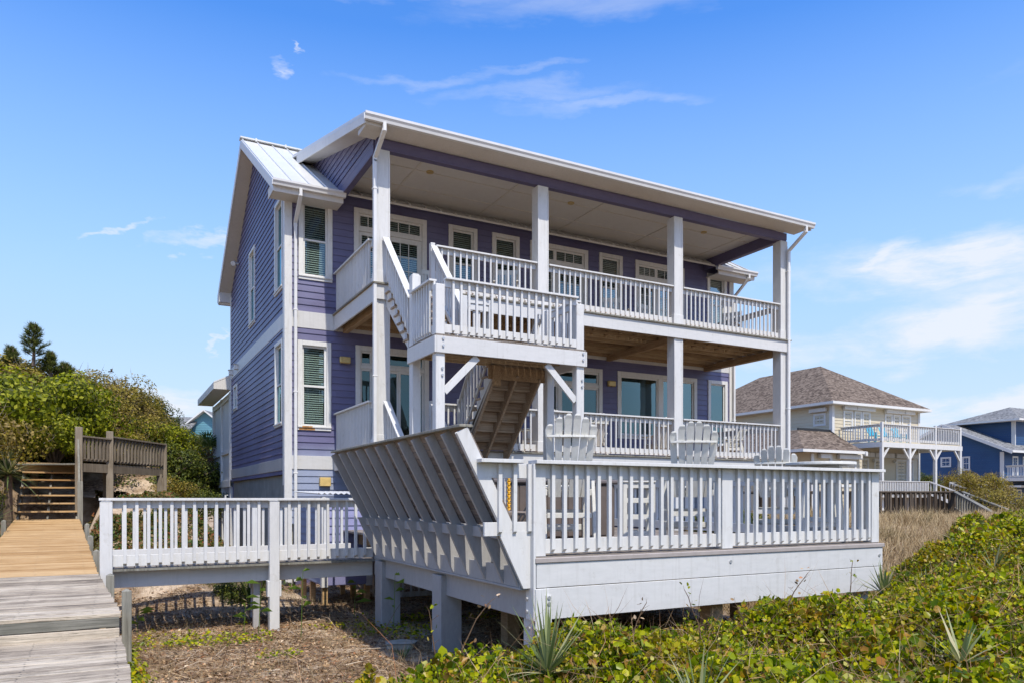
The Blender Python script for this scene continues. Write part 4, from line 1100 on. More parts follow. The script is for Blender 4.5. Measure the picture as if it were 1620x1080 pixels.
# lower hipped wing at the left
mb = MB(lambda u, w, z: (u, 27.9 - w, z)); siding(mb, 33.2, 37.3, -1.4, 2.5, step=.2); obj('wing_wall', mb, M['ysiding'], yh)
mb = MB(); mb.box(37.2, 37.36, 27.9, 29.9, -1.4, 2.5); mb.box(33.2,33.3,27.95,40,-1.4,2.5); pieces('wing_side_wall', mb, M['ysiding'], yh)
mb = MB(); mb.box(34.7-.1,34.7+.1,27.82,27.88,-1.4,2.4); mb.box(33.15,33.35,27.82,27.88,-1.4,2.4); pieces('corner_board', mb, M['white'], yh)
mb = MB(); x0,x1,y0,y1,z = 32.0, 36.9, 27.4, 41.0, 2.58
mb.add([(x0,y0,z),(x1,y0,z),(37.34,30.2,z),(37.34,y1,z),(x0,y1,z),(34.6,30.0,3.9),(37.34,30.0,3.9),(37.34,y1,3.9),(34.6,y1,3.9)], [(0,1,6,5),(1,2,6),(0,5,8,4),(5,6,7,8),(0,4,3,2,1)])
wr2 = obj('wing_roof', mb, M['shingle'], yh)
mb = MB(); mb.box(x0-.03,x1+.2,y0-.03,y0,z-.14,z+.01); mb.box(x0-.03,x0,y0,y1,z-.14,z+.01); mb.box(x1,x1+.15,y0-.1,y0,z-.24,z-.02); obj('eave_board', mb, M['trim'], wr2)
mb = MB(); mb.beam((34.6,30,3.95),(37.34,30,3.95),.1,.14); mb.beam((37.3,30,3.93),(37.34,28.2,2.7),.06,.1); obj('flashing', mb, M['black'], wr2)
mb = MB(lambda u, w, z: (u, 27.9 - w, z)); mb.box(35.2, 37.1, .03, .25, 2.15, 2.42); mb.box(33.7,34.5,.03,.25,2.15,2.42); pieces('shutter_box', mb, M['white'], yh, .02)
gwin(yh, lambda u, w, z: (u, 27.9 - w, z), 35.5, 36.8, .6, 2.1)
# windows above and below
for a, b in ((38.30, 39.15), (39.28, 39.95), (40.0, 40.75), (42.12, 42.85), (42.92, 43.62), (43.75, 44.65)):
    gwin(yh, fy, a, b, 3.35 if a not in (38.30, 43.75) else 4.0, 5.22, cols=2, rows=3)
for a, b in ((38.2, 39.3), (39.35, 41.0), (42.05, 43.8), (43.85, 44.85)):
    mb = MB(fy); mb.box(a, b, .03, .24, 5.24, 5.48); obj('shutter_box', mb, M['white'], yh, .02)
gwin(yh, sx_, 30.32, 31.2, 4.30, 5.05, cols=2, rows=1); mb = MB(sx_); mb.box(30.2, 31.4, .03, .24, 5.12, 5.36); obj('shutter_box', mb, M['white'], yh, .02)
for a, b in ((39.0, 39.8), (39.9, 40.6), (41.1, 41.9), (43.2, 44.3), (44.4, 44.9)): gwin(yh, fy, a, b, .55, 2.42)
for a, b in ((38.6, 40.9), (41.0, 42.8), (43.0, 45.2)):
    mb = MB(fy); mb.box(a, b, .03, .24, 2.48, 2.76); obj('shutter_box', mb, M['white'], yh, .02)
# balcony
YB = 27.1
mb = MB(); mb.box(37.95, 45.4, YB, Y0-.03, 3.08, 3.18); bf = obj('balcony_floor', mb, M['ysiding'], yh)
mb = MB(); mb.box(37.93, 45.45, YB-.03, YB, 2.86, 3.13); mb.box(37.92, 37.95, YB-.03, Y0, 2.86, 3.13); mb.box(45.42, 45.45, YB, Y0, 2.86, 3.13); pieces('balcony_beam', mb, M['white'], bf)
mb = MB(); mb.box(37.97, 45.4, YB+.1, Y0-.04, 3.04, 3.076); obj('balcony_soffit', mb, M['trim'], bf)
for i, x in enumerate((38.02, 40.45, 42.87, 45.3)):
    mb = MB(); mb.box(x-.08, x+.08, YB-.03, YB+.13, -1.5, 2.86); mb.box(x-.07, x+.07, YB-.02, YB+.1, 3.14, 4.26)
    for s in (-1, 1):
        if (i == 0 and s < 0) or (i == 3 and s > 0): continue
        mb.beam((x+s*.06, YB+.04, 2.25), (x+s*.55, YB+.04, 2.84), .09, .09)
    obj('balcony_post', mb, M['white'], yh)
for a, b in ((38.1, 40.38), (40.52, 42.8), (42.94, 45.23)): railing(yh, (a, YB+.05, 3.18), (b, YB+.05, 3.18), .98, 13, bw=.04, single=True)
railing(yh, (37.99, Y0-.1, 3.18), (37.99, YB+.12, 3.18), .98, 14, bw=.04, single=True)
# ground-floor terrace with railings and steps
mb = MB(); mb.box(36.0, 47.7, 26.6, Y0-.04, .22, .36); obj('terrace_floor', mb, M['greyold'], yh)
mb = MB(); mb.box(36.0, 47.7, 27.64, 27.72, -1.5, .22); obj('terrace_skirt', mb, M['brownd'], yh)
for a, b in ((36.1, 41.6), (43.6, 47.7)): railing(yh, (a, 26.7, .0), (b, 26.7, .0), .95, int((b-a)/.15), bw=.05, single=True)
for x in (41.6, 43.4):
    mb = MB(); mb.beam((x, 26.6, .92), (x+.9, 24.8, .05), .12, .07); mb.beam((x, 26.6, .25), (x+.9, 24.8, -.75), .05, .2)
    for k in range(8): mb.beam((x+.11*k, 26.6-.225*k, .1-.11*k), (x+.11*k, 26.6-.225*k, .9-.11*k), .04, .04)
    obj('step_railing', mb, M['white'], yh)
mb = MB(fy)
for x in (41.0, 42.95): mb.tube([(x, .03, 2.3), (x, .2, 2.2)], .07, 8)
pieces('wall_lamp', mb, M['trim'], yh)
g = 'aqua chairs on the cream house balcony'
for i, (x, l) in enumerate(((38.9, 'aqua chair nearest the left end of the cream house balcony'), (40.05, 'aqua chair beside the second balcony post of the cream house'), (41.2, 'aqua chair right of the second balcony post on the cream house'))):
    c = empty('balcony_chair', (x, 28.2, 3.18), l, 'chair', g)
    f = (lambda X: (lambda a, b, d: (X+a, 28.2+b, 3.18+d)))(x)
    mb = MB(f); mb.box(-.27,.27,-.25,.25,.40,.43); obj('seat', mb, M['aqua'], c)
    mb = MB(f)
    for k in range(5): mb.beam((-.2+k*.1,.22,.42),(-.26+k*.13,.42,1.02-.02*abs(k-2)),.075,.02,(0,1,0))
    obj('backrest', mb, M['aqua'], c)
    for sx in (-1,1):
        for sy in (-1,1): mb = MB(f); mb.box(sx*.25-.03,sx*.25+.03,sy*.22-.03,sy*.22+.03,0,.6 if sy<0 else .42); obj('leg', mb, M['aqua'], c)

# brown beach walkway with railing in front of the cream house
br = empty('brown_walkway', (29, 18.6, -1.5), 'dark brown weathered boardwalk with slatted railing in front of the cream house', 'boardwalk')
A, B, C_, D_ = (22.5, 21.4, -.62), (30.1, 18.3, -.62), (31.9, 17.6, -.62), (33.4, 15.5, -1.5)
railing(br, A, B, .90, 38, mat='brownd', bw=.07, cap=(.16,.05), bot=(.10,.0), top=(.06,), single=True)
mb = MB(); mb.beam((22.5,21.4,-.70),(30.1,18.3,-.70),.05,.18); mb.beam((22.5,22.9,-.70),(31.9,19.2,-.70),.05,.18); pieces('rim_board', mb, M['brownd'], br)
mb = MB(); q = [(22.5,21.4),(30.1,18.3),(31.9,19.2),(22.5,22.95)]; mb.prism(q, 2, -.62, -.58); obj('decking', mb, M['greyold'], br)
for p in ((22.6,21.35),(26.4,19.75),(30.1,18.28),(31.6,18.9)):
    mb = MB(); mb.box(p[0]-.08,p[0]+.08,p[1]-.08,p[1]+.08,-1.6,.30); obj('post', mb, M['brownd'], br)
railing(br, (22.5,22.95,-.62), (31.6,19.3,-.62), .90, 26, mat='brownd', bw=.07, cap=(.16,.05), bot=(.10,.0), top=(.06,), single=True)
for (p, q) in (((30.1,18.25,.26),(27.1,15.0,-.55)), ((31.65,18.85,.26),(29.0,15.1,-.64))):
    mb = MB(); mb.beam(p, q, .14, .05); mb.beam((p[0],p[1],p[2]-.75), (q[0],q[1],q[2]-.75), .06, .25)
    for k in range(16):
        t = k/15; x=p[0]+(q[0]-p[0])*t; y=p[1]+(q[1]-p[1])*t; z=p[2]+(q[2]-p[2])*t; mb.beam((x,y,z-.85),(x,y,z-.03),.045,.07)
    obj('step_railing', mb, M['greyold'], br)

# deep blue house further away
bh = empty('blue_house', (68, 45, -1.5), 'deep blue neighbouring house with grey shingle roof beyond the cream house', 'house')
bx, by = 63.04, 34.3
S2 = sideX(bx)
yp = 39.0; zp = 6.15      # gable peak of the side facing us
def gl(z): return (by + max(0, (z - 3.85)) * (yp - by) / (zp - 3.85), 2 * yp - by - max(0, (z - 3.85)) * (yp - by) / (zp - 3.85))
mb = MB(S2); siding(mb, by, 2*yp-by, -1.5, 6.85, step=.2, lim=gl); obj('side_wall', mb, M['bsiding'], bh)
mb = MB(lambda u, w, z: (u, by - w, z)); siding(mb, bx, 76, -1.5, 3.9, step=.2); obj('front_wall', mb, M['bsiding'], bh)
def pslab(mb, q, t): mb.add(q + [(a,b,c-t) for a,b,c in q], [(0,1,2,3),(7,6,5,4),(0,4,5,1),(1,5,6,2),(2,6,7,3),(3,7,4,0)])
mb = MB(); pslab(mb, [(62.5,33.3,3.75),(77,33.3,3.75),(77,yp,zp+.15),(62.5,yp,zp+.15)], .1); pslab(mb, [(62.5,yp,zp+.15),(77,yp,zp+.15),(77,44.7,3.75),(62.5,44.7,3.75)], .1)
rf = obj('roof', mb, M['shinglg'], bh)
mb = MB(); mb.beam((62.47,33.3,3.62),(62.47,yp,zp+.02),.06,.26); mb.beam((62.47,yp,zp+.02),(62.47,44.7,3.62),.06,.26); mb.box(62.5,77,33.26,33.3,3.6,3.78); pieces('rake_board', mb, M['trim'], rf)
mb = MB(sideX(65.4)); siding(mb, 34.7, 39.4, 4.0, 6.5, step=.2); obj('upper_wall', mb, M['bsiding'], bh)
mb = MB(lambda u, w, z: (u, 34.7 - w, z)); siding(mb, 65.4, 76, 3.9, 6.5, step=.2); obj('upper_wall', mb, M['bsiding'], bh)
mb = MB(); mb.box(65.32,65.42,34.6,34.9,3.9,6.5); mb.box(62.95,63.03,34.22,34.5,-1.5,3.7); pieces('corner_board', mb, M['white'], bh)
mb = MB(); mb.beam((65.35,34.9,4.3),(65.35,39.2,6.3),.05,.2); obj('flashing_board', mb, M['white'], bh)
hip(bh, 64.6, 78, 33.9, 40.2, 6.45, (69.0, 37.0, 7.9), (74, 37.0, 7.9), mat='shinglg', name='upper_roof')
for a, b, z0, z1 in ((36.9,37.55,2.3,3.47), (38.5,39.4,2.65,3.5)): gwin(bh, S2, a, b, z0, z1, cols=2, rows=1)
for a, b in ((64.3,65.1),(65.8,67.2),(68,70)): gwin(bh, lambda u, w, z: (u, by - w, z), a, b, 1.7, 3.4, cols=2, rows=1)
for a, b in ((64.0,65.6),(66.0,67.6)): gwin(bh, lambda u, w, z: (u, by - w, z), a, b, -1.2, .7, cols=2, rows=1)
mb = MB(); mb.box(63.0, 77, 31.9, 34.2, 1.35, 1.6); fb = obj('balcony_floor', mb, M['white'], bh)
railing(bh, (63.1,32.0,1.6), (70,32.0,1.6), 1.0, 36, bw=.05, single=True); railing(bh, (63.1,34.1,1.6), (63.1,32.0,1.6), 1.0, 12, bw=.05, single=True)
for x in (63.15, 66.5, 70): mb = MB(); mb.box(x-.1,x+.1,31.95,32.15,-1.5,3.6); obj('balcony_post', mb, M['white'], bh)
mb = MB(); mb.box(63.0, 77, 33.0, 34.2, .85, 1.0); mb.beam((63.4,31.8,1.4),(67.5,30.0,-1.0),.1,.25); mb.beam((63.4,31.8,2.3),(67.5,30.0,-.1),.1,.1); obj('stair_stringer', mb, M['white'], bh)

# teal house seen over the dune
th = empty('teal_house', (9, 88, 0), 'teal gabled house with grey roof far behind the dune', 'house')
# gable wall faces the viewer
bxs = [(7.04,86.98),(10.8,85.0)]
d = Vector((10.8-7.04, 85.0-86.98, 0)); L = d.length; d.normalize(); n_ = Vector((d.y, -d.x, 0))
def TF(u, w, z): p = Vector((7.04,86.98,0)) + d*u + n_*w; return (p.x, p.y, z)
def tl(z): k = max(0, z - 7.6); return (k*1.27, L - k*1.27)
mb = MB(TF); siding(mb, -.1, L+.1, 2, 9.2, step=.25, lim=lambda z: tl(z) if z > 7.6 else (-.1, L+.1)); obj('gable_wall', mb, M['tsiding'], th)
mb = MB(TF)
for a, b in ((( -.35, 7.45),(L/2, 9.38)), ((L/2, 9.38),(L+.35, 7.45))):
    mb.add([(a[0],.6,a[1]),(b[0],.6,b[1]),(b[0],-12,b[1]),(a[0],-12,a[1]),(a[0],.6,a[1]-.12),(b[0],.6,b[1]-.12),(b[0],-12,b[1]-.12),(a[0],-12,a[1]-.12)], [(0,1,2,3),(7,6,5,4),(0,4,5,1),(1,5,6,2),(2,6,7,3),(3,7,4,0)])
trf = obj('roof', mb, M['shinglg'], th)
mb = MB(TF)
for a, b in ((( -.35, 7.45),(L/2, 9.38)), ((L/2, 9.38),(L+.35, 7.45))):
    mb.beam((a[0],.63,a[1]-.04),(b[0],.63,b[1]-.04),.05,.14); 
    mb.add([(a[0],.0,a[1]-.13),(b[0],.0,b[1]-.13),(b[0],.6,b[1]-.13),(a[0],.6,a[1]-.13)], [(0,1,2,3)])
obj('rake_board', mb, M['trim'], trf)
mb = MB(TF); mb.add([(-4.2,-1,8.75),(1.2,-1,8.75),(1.2,2.2,7.0),(-3.9,2.2,7.0),(-4.2,-1,8.6),(1.2,-1,8.6),(1.2,2.2,6.85),(-3.9,2.2,6.85)], [(0,1,2,3),(7,6,5,4),(0,4,5,1),(1,5,6,2),(2,6,7,3),(3,7,4,0)])
mb.add([(-4.2,-1,8.75),(1.2,-1,8.75),(1.2,-6,6.5),(-4.2,-6,6.5)], [(0,1,2,3)])
obj('side_roof', mb, M['shinglg'], th)
mb = MB(TF); mb.box(-3.8, 1.2, -5.5, 1.6, 1, 6.9); mb.box(-.1, L+.1, -11, -.05, 1, 7.4); obj('rear_wall', mb, M['tsiding'], th)

# stone block and a bird
mb = MB()
mb.prism([(3.30,9.75),(3.62,9.62),(3.74,9.80),(3.6,9.98),(3.36,9.95)], 2, GZ-.12, GZ+.05); s_ = obj('stone_block', mb, M['stone'], None, .02); tag(s_, 'pale flat stone block lying in the shade beside the deck post', 'stone')
bx_, by_, bz_ = -.02, 60.0, 8.9
mb = MB(); mb.tube([(bx_-.16,by_,bz_),(bx_-.05,by_,bz_+.03),(bx_+.12,by_,bz_+.02),(bx_+.2,by_,bz_)], .05, 6, .02)
mb.add([(bx_,by_,bz_+.05),(bx_+.1,by_,bz_+.05),(bx_+.12,by_-.35,bz_+.2),(bx_-.04,by_-.75,bz_+.08),(bx_+.05,by_+.35,bz_+.2),(bx_-.1,by_+.75,bz_+.08)], [(0,1,2,3),(0,5,4,1)])
bd = obj('bird', mb, M['black']); tag(bd, 'tiny dark bird flying over the dune against the cloud', 'bird')
# ================================================================== terrain
def ss(a, b, x):
    t = np.clip((x - a) / (b - a), 0, 1); return t * t * (3 - 2 * t)
def vnoise(x, y, s, seed=0):
    """smooth value noise"""
    x = np.asarray(x, float) * s + seed * 17.3; y = np.asarray(y, float) * s + seed * 5.1
    xi = np.floor(x); yi = np.floor(y); fx = x - xi; fy = y - yi; fx = fx*fx*(3-2*fx); fy = fy*fy*(3-2*fy)
    def h(a, b):
        v = np.sin(a * 127.1 + b * 311.7 + seed) * 43758.5453; return v - np.floor(v)
    return (h(xi,yi)*(1-fx)+h(xi+1,yi)*fx)*(1-fy) + (h(xi,yi+1)*(1-fx)+h(xi+1,yi+1)*fx)*fy
def ground(x, y):
    x = np.asarray(x, float); y = np.asarray(y, float)
    h = np.full(np.broadcast(x, y).shape, -2.05)
    h = h + .07 * (vnoise(x, y, 1.1, 1) - .5) + .03 * (vnoise(x, y, 4, 2) - .5)
    # sand drift behind the footbridge, then up the dune between boardwalk and house
    h = h + .75 * ss(13.6, 17, y) * ss(3.9, 1.6, x) * (1 - ss(3, 3.4, x)) + 1.25 * ss(17.5, 22.5, y) * ss(3.2, 1.2, x)
    h = h + .30 * np.exp(-((x - 1.5)**2 / 1.4 + (y - 15.0)**2 / 1.2))
    # the wooded dune: left of the boardwalk and behind the landing
    lx = -1.9 - .03 * (y - 12)
    left = 3.3 * ss(lx - .25, lx - 5.0, x) * ss(8, 17, y) + .5 * ss(lx + .2, lx - .6, x) * ss(6, 14, y)
    back = 2.3 * ss(26.8, 33, y) * ss(4.4, 1.6, x) + .8 * ss(32, 60, y) * ss(22, 6, x)
    h = h + np.maximum(left, back) + .25 * (vnoise(x, y, .5, 15) - .5) * ss(18, 24, y) * ss(3, 0, x)
    h = h - (.95 * ss(-.15, -.65, x) * ss(-2.7, -2.2, x)) * ss(16, 19, y) * ss(24.6, 23.6, y)
    # foreground bank under the vines and dune to the right
    e = vines_edge(x, y)
    h = h + .55 * ss(-.1, 1.0, e)
    h = h + .95 * ss(9.6, 14.5, x) * ss(22, 14, y) * ss(-6, 2, y) + .7 * ss(9.5, 24, x) * ss(6, 12, y) * (1 - .45 * ss(14.5, 22, x) * ss(22, 14, y))
    h = h + .12 * (vnoise(x, y, .35, 5) - .5) * ss(9, 14, x)
    h = h - 1.2 * ss(60, 160, np.hypot(x, y))
    return h
def vines_edge(x, y):
    """>0 inside the vine thicket in front of the deck (rough distance to its rim)"""
    l = (x - 1.15) * .62 - (y - 4.7) * .78 + .62 + .25 * (vnoise(x, y, 1.3, 8) - .5)    # left rim runs up to the deck corner
    b = (6.42 - y) + ss(9.3, 10.4, x) * (.9 + .33 * (x - 9.3)) + .15 * (vnoise(x, y, 2, 4) - .5)
    return np.minimum(l, b)
def canopy(x, y):
    h = -1.22 + .23 * (vnoise(x, y, .8, 3) - .5) * 2 + .10 * (vnoise(x, y, 2.1, 6) - .5) * 2
    h = h + .15 * ss(5.0, 8.0, x) + .74 * ss(10.3, 14.3, x) * ss(1, 5.5, y)
    e = vines_edge(x, y)
    return h - .55 * (1 - ss(-.1, .8, e))

def grid(xs, ys, name, mat):
    X, Y = np.meshgrid(xs, ys); Z = ground(X, Y)
    nx, ny = len(xs), len(ys)
    me = bpy.data.meshes.new(name)
    co = np.stack([X, Y, Z], -1).reshape(-1, 3)
    i = np.arange(nx - 1)[None, :] + nx * np.arange(ny - 1)[:, None]; i = i.ravel()
    fs = np.stack([i, i + 1, i + 1 + nx, i + nx], 1)
    me.vertices.add(len(co)); me.vertices.foreach_set('co', co.ravel())
    me.loops.add(fs.size); me.loops.foreach_set('vertex_index', fs.ravel())
    me.polygons.add(len(fs)); me.polygons.foreach_set('loop_start', np.arange(0, fs.size, 4)); me.polygons.foreach_set('use_smooth', np.ones(len(fs), bool))
    me.materials.append(mat); me.update(); me.validate()
    o = bpy.data.objects.new(name, me); COL.objects.link(o); return o
k = NT('dune_sand')
p = k.pos()
n1 = k.noise(p, 1.1, 6, .62); n2 = k.noise(p, 9, 6, .7); n3 = k.noise(p, 60, 4, .7)
sand = k.ramp(n3, [(.3, (.42,.32,.215)), (.7, (.58,.46,.33))])
lit = k.ramp(n2, [(.36, (.06,.036,.022)), (.5, (.20,.13,.075)), (.64, (.40,.295,.19))])
cover = k.ramp(k.math('ADD', k.math('MULTIPLY', n1, .7), k.math('MULTIPLY', n2, .3)), [(.43, (0,0,0)), (.55, (1,1,1))])
col = k.mix(cover, sand, lit)
k.principled(col, .95, k.bump(k.math('ADD', n2, k.math('MULTIPLY', n3, .4)), .8, .03), spec=.15)
def axis(a, b, fine, far, g=1.25):
    v = list(np.arange(a, b + 1e-6, fine)); s = fine
    while v[-1] < far: s *= g; v.append(v[-1] + s)
    s = fine
    while v[0] > -far: s *= g; v.insert(0, v[0] - s)
    return np.array(v)
gr = grid(axis(-14, 36, .25, 3000), axis(0, 46, .25, 3000), 'ground', k.m); tag(gr, kind='structure')

# ================================================================== leaf clouds
def cloud(name, C, Nn, size, mat, shape='oval', parent=None, wid=.55, fold=.25, spin=None, kind=None, loc=(0,0,0)):
    """one small folded leaf per row: C centre, Nn normal, size length"""
    n = len(C); Nn = Nn / (np.linalg.norm(Nn, axis=1, keepdims=True) + 1e-9)
    rnd = RNG.normal(size=(n, 3)) if spin is None else spin
    T = np.cross(Nn, rnd); T /= (np.linalg.norm(T, axis=1, keepdims=True) + 1e-9); Bt = np.cross(Nn, T)
    s = np.asarray(size).reshape(-1, 1) * np.ones((n, 1))
    if shape == 'oval':      # rounded, 6 corners, folded on the midrib
        pr = [(-.5,0,0),(-.22,-.5,1),(.2,-.42,1),(.5,0,0),(.2,.42,1),(-.22,.5,1)]; faces = [(0,1,2,3),(0,3,4,5)]
    elif shape == 'blade':   # long narrow
        pr = [(-.5,0,0),(-.1,-.5,.4),(.5,0,0),(-.1,.5,.4)]; faces = [(0,1,2,3)]
    else:                    # quick leaf of four corners
        pr = [(-.5,0,0),(-.05,-.5,1),(.5,0,0),(-.05,.5,1)]; faces = [(0,1,2),(0,2,3)]
    m = len(pr)
    V = np.empty((n, m, 3))
    for j, (a, b, c) in enumerate(pr): V[:, j] = C + T * (a * s) + Bt * (b * wid * s) + Nn * (c * fold * wid * s * .5)
    co = V.reshape(-1, 3)
    fl = np.concatenate([np.array(f) for f in faces]); lens = np.array([len(f) for f in faces])
    li = (fl[None, :] + (np.arange(n) * m)[:, None]).ravel()
    tot = np.tile(lens, n); st_ = np.concatenate([[0], np.cumsum(tot)[:-1]])
    me = bpy.data.meshes.new(name); me.vertices.add(len(co)); me.vertices.foreach_set('co', co.ravel())
    me.loops.add(len(li)); me.loops.foreach_set('vertex_index', li.astype(np.int32)); me.polygons.add(len(tot)); me.polygons.foreach_set('loop_start', st_.astype(np.int32))
    me.materials.append(mat); me.update(); me.validate()
    o = bpy.data.objects.new(name, me); COL.objects.link(o); o.location = loc
    if parent: o.parent = parent
    if kind: o['kind'] = kind
    return o
def sticks(name, C, D, ln, rad, mat, **kw):
    """thin three-sided twigs or blades"""
    n = len(C); D = D / (np.linalg.norm(D, axis=1, keepdims=True) + 1e-9); A = np.cross(D, RNG.normal(size=(n,3))); A /= np.linalg.norm(A, axis=1, keepdims=True); B = np.cross(D, A)
    ln = np.asarray(ln).reshape(-1,1); rad = np.asarray(rad).reshape(-1,1) * np.ones((n,1))
    bend = RNG.normal(size=(n,1)) * .12 * ln
    V = np.empty((n, 7, 3))
    for j, t in enumerate((0, 2.09, 4.19)):
        V[:, j] = C + A*math.cos(t)*rad + B*math.sin(t)*rad
        V[:, 3 + j] = C + D*ln*.55 + A*bend + (A*math.cos(t) + B*math.sin(t))*rad*.75
    V[:, 6] = C + D*ln
    fs = [(0,1,4,3),(1,2,5,4),(2,0,3,5),(3,4,6),(4,5,6),(5,3,6)]
    fl = np.concatenate([np.array(f) for f in fs]); lens = np.array([len(f) for f in fs])
    li = (fl[None,:] + (np.arange(n)*7)[:,None]).ravel(); tot = np.tile(lens, n); s0 = np.concatenate([[0], np.cumsum(tot)[:-1]])
    me = bpy.data.meshes.new(name); me.vertices.add(n*7); me.vertices.foreach_set('co', V.ravel()); me.loops.add(len(li)); me.loops.foreach_set('vertex_index', li.astype(np.int32))
    me.polygons.add(len(tot)); me.polygons.foreach_set('loop_start', s0.astype(np.int32)); me.materials.append(mat); me.update(); me.validate()
    o = bpy.data.objects.new(name, me); COL.objects.link(o)
    if kw.get('parent'): o.parent = kw['parent']
    if kw.get('kind'): o['kind'] = kw['kind']
    return o

M['vine'] = mat_leaf('vine_leaf', [(0,(.13,.07,.01)),(.12,(.035,.065,.002)),(.25,(.09,.14,.002)),(.45,(.22,.27,.003)),(.68,(.34,.36,.006)),(.85,(.50,.47,.012)),(.93,(.30,.12,.015)),(1,(.55,.52,.14))], .38, .33, 1.6,
                     [(0,(.10,.07,.008)),(.35,(.24,.13,.012)),(.6,(.30,.25,.008)),(.8,(.34,.10,.02)),(1,(.46,.32,.04))], (.52,.72))
M['shrub1'] = mat_leaf('shrub_leaf_bright', [(0,(.045,.055,.004)),(.4,(.13,.155,.007)),(.75,(.25,.27,.01)),(1,(.40,.38,.035))], .35, .5)
M['shrub2'] = mat_leaf('shrub_leaf_olive', [(0,(.075,.055,.012)),(.4,(.17,.14,.018)),(.75,(.28,.225,.03)),(1,(.38,.27,.08))], .3, .6, .8, [(0,(.12,.08,.03)),(1,(.24,.17,.08))], (.5,.65))
M['shrub3'] = mat_leaf('shrub_leaf_dark', [(0,(.025,.035,.008)),(.5,(.06,.08,.014)),(.85,(.12,.14,.02)),(1,(.2,.2,.03))], .25, .5)
M['dead'] = mat_leaf('dead_leaf', [(0,(.07,.045,.03)),(.35,(.20,.12,.06)),(.6,(.36,.235,.125)),(.85,(.52,.375,.22)),(.9,(.38,.15,.06)),(1,(.64,.52,.36))], .1, .8)
M['straw'] = mat_leaf('dry_grass', [(0,(.15,.10,.05)),(.4,(.33,.235,.125)),(.8,(.48,.36,.205)),(1,(.58,.47,.30))], .15, .8, 1.0, [(0,(.10,.10,.03)),(1,(.2,.17,.07))], (.55,.7))
M['yucca'] = mat_leaf('yucca_blade', [(0,(.07,.10,.03)),(.4,(.15,.19,.07)),(.75,(.30,.32,.14)),(1,(.50,.42,.26))], .2, .45)
M['palm'] = mat_leaf('palmetto_blade', [(0,(.03,.05,.015)),(.5,(.08,.12,.03)),(.9,(.2,.22,.08)),(1,(.34,.28,.15))], .25, .5)
M['reed'] = mat_leaf('reed_blade', [(0,(.09,.15,.02)),(1,(.19,.28,.05))], .4, .5)

# ---- vine thicket in the foreground
N = 640000
x = RNG.uniform(.8, 19, N); y = RNG.uniform(.6, 9.5, N)
e = vines_edge(x, y)
t = .4722*x + .8815*y; lat = .8815*x - .4722*y
keep = (e > 0) & (t > 2.4) & (lat / t < 1.05) & (lat / t > -.36) & (RNG.uniform(0, 1, N) < np.clip(1.5 - t * .055, .35, 1))
keep &= (vnoise(x, y, 1.5, 77) > .30) | (RNG.uniform(0, 1, N) < .28)
x, y, e = x[keep], y[keep], e[keep]
top = canopy(x, y); g0 = ground(x, y)
dep = RNG.exponential(.12, len(x)); sprig = vnoise(x, y, 5.5, 9)
z = np.maximum(top + .22 * (sprig - .45) + .10 * (vnoise(x, y, 13, 19) - .5) - dep * 1.7, g0 + .02)
Nn = np.stack([RNG.normal(0, .75, len(x)), RNG.normal(-.25, .75, len(x)), RNG.uniform(-.05, 1.1, len(x))], 1)
tt = .4722*x + .8815*y
vt = cloud('vine_thicket', np.stack([x, y, z], 1), Nn, RNG.gamma(7, .0062, len(x)).clip(.016, .095) * (.55 + .75 * vnoise(x, y, 1.1, 78)) * (1 + .03 * (tt - 4)), M['vine'], 'oval', wid=.78)
tag(vt, 'dense yellow-green vine thicket with reddish leaves covering the foreground bank', 'vines', kind='stuff')
# a second, narrow-leaved creeper mixed into it
m2 = (RNG.uniform(0, 1, len(x)) < .16) & (vnoise(x, y, 1.9, 91) > .42)
c2 = cloud('willow_leaved_creeper', np.stack([x, y, z + .03], 1)[m2], RNG.normal(0, 1, (int(m2.sum()), 3)) + np.array([0, 0, .5]), RNG.uniform(.05, .12, int(m2.sum())),
     mat_leaf('creeper_leaf', [(0,(.03,.05,.005)),(.35,(.07,.12,.006)),(.6,(.16,.20,.01)),(.8,(.28,.13,.02)),(1,(.40,.27,.10))], .3, .45), 'blade', wid=.20)
tag(c2, 'narrow-leaved green and rusty creeper mixed into the vine thicket', 'creeper', kind='stuff')
# tangled stems in it
n = 21000; i = RNG.integers(0, len(x), n)
C = np.stack([x[i], y[i], z[i] - .05], 1); D = np.stack([RNG.normal(0,1,n), RNG.normal(0,1,n), RNG.normal(.35,.5,n)], 1)
vs_ = sticks('vine_stems', C, D, RNG.gamma(3,.09,n), RNG.uniform(.0014,.0034,n), M['dead']); tag(vs_, 'brown tangled stems among the vine leaves', 'vines', kind='stuff')

# ---- litter and dry sticks on the sand
def area_pts(n, x0, x1, y0, y1, cond):
    x = RNG.uniform(x0, x1, n); y = RNG.uniform(y0, y1, n); m = cond(x, y); return x[m], y[m]
bwr = lambda y: .12 - .055 * np.clip(y - 8, 0, 20) + .06
cnd = lambda x, y: (x > bwr(y) + .02) & (vines_edge(x, y) < .15) & (RNG.uniform(0,1,len(x)) < .25 + .75 * (vnoise(x, y, 1.3, 12) > .38)) & ~((x > .4) & (x < 3.6) & (y > 14.7) & (y < 16.5) & (RNG.uniform(0,1,len(x)) < .93))
x, y = area_pts(52000, .0, 9.2, 4.5, 18, cnd)
z = ground(x, y) + RNG.uniform(.0, .03, len(x))
D = np.stack([RNG.normal(0,1,len(x)), RNG.normal(0,1,len(x)), RNG.normal(0,.16,len(x))], 1)
o = sticks('ground_twigs', np.stack([x,y,z],1), D, RNG.exponential(.085, len(x)) + .03, RNG.uniform(.0015,.0055,len(x)), M['dead']); tag(o, 'dry brown twigs and stalks littering the sand', 'twigs', kind='stuff')
x, y = area_pts(4200, .0, 9.2, 4.5, 18, cnd)
z = ground(x, y) + RNG.uniform(.01, .05, len(x))
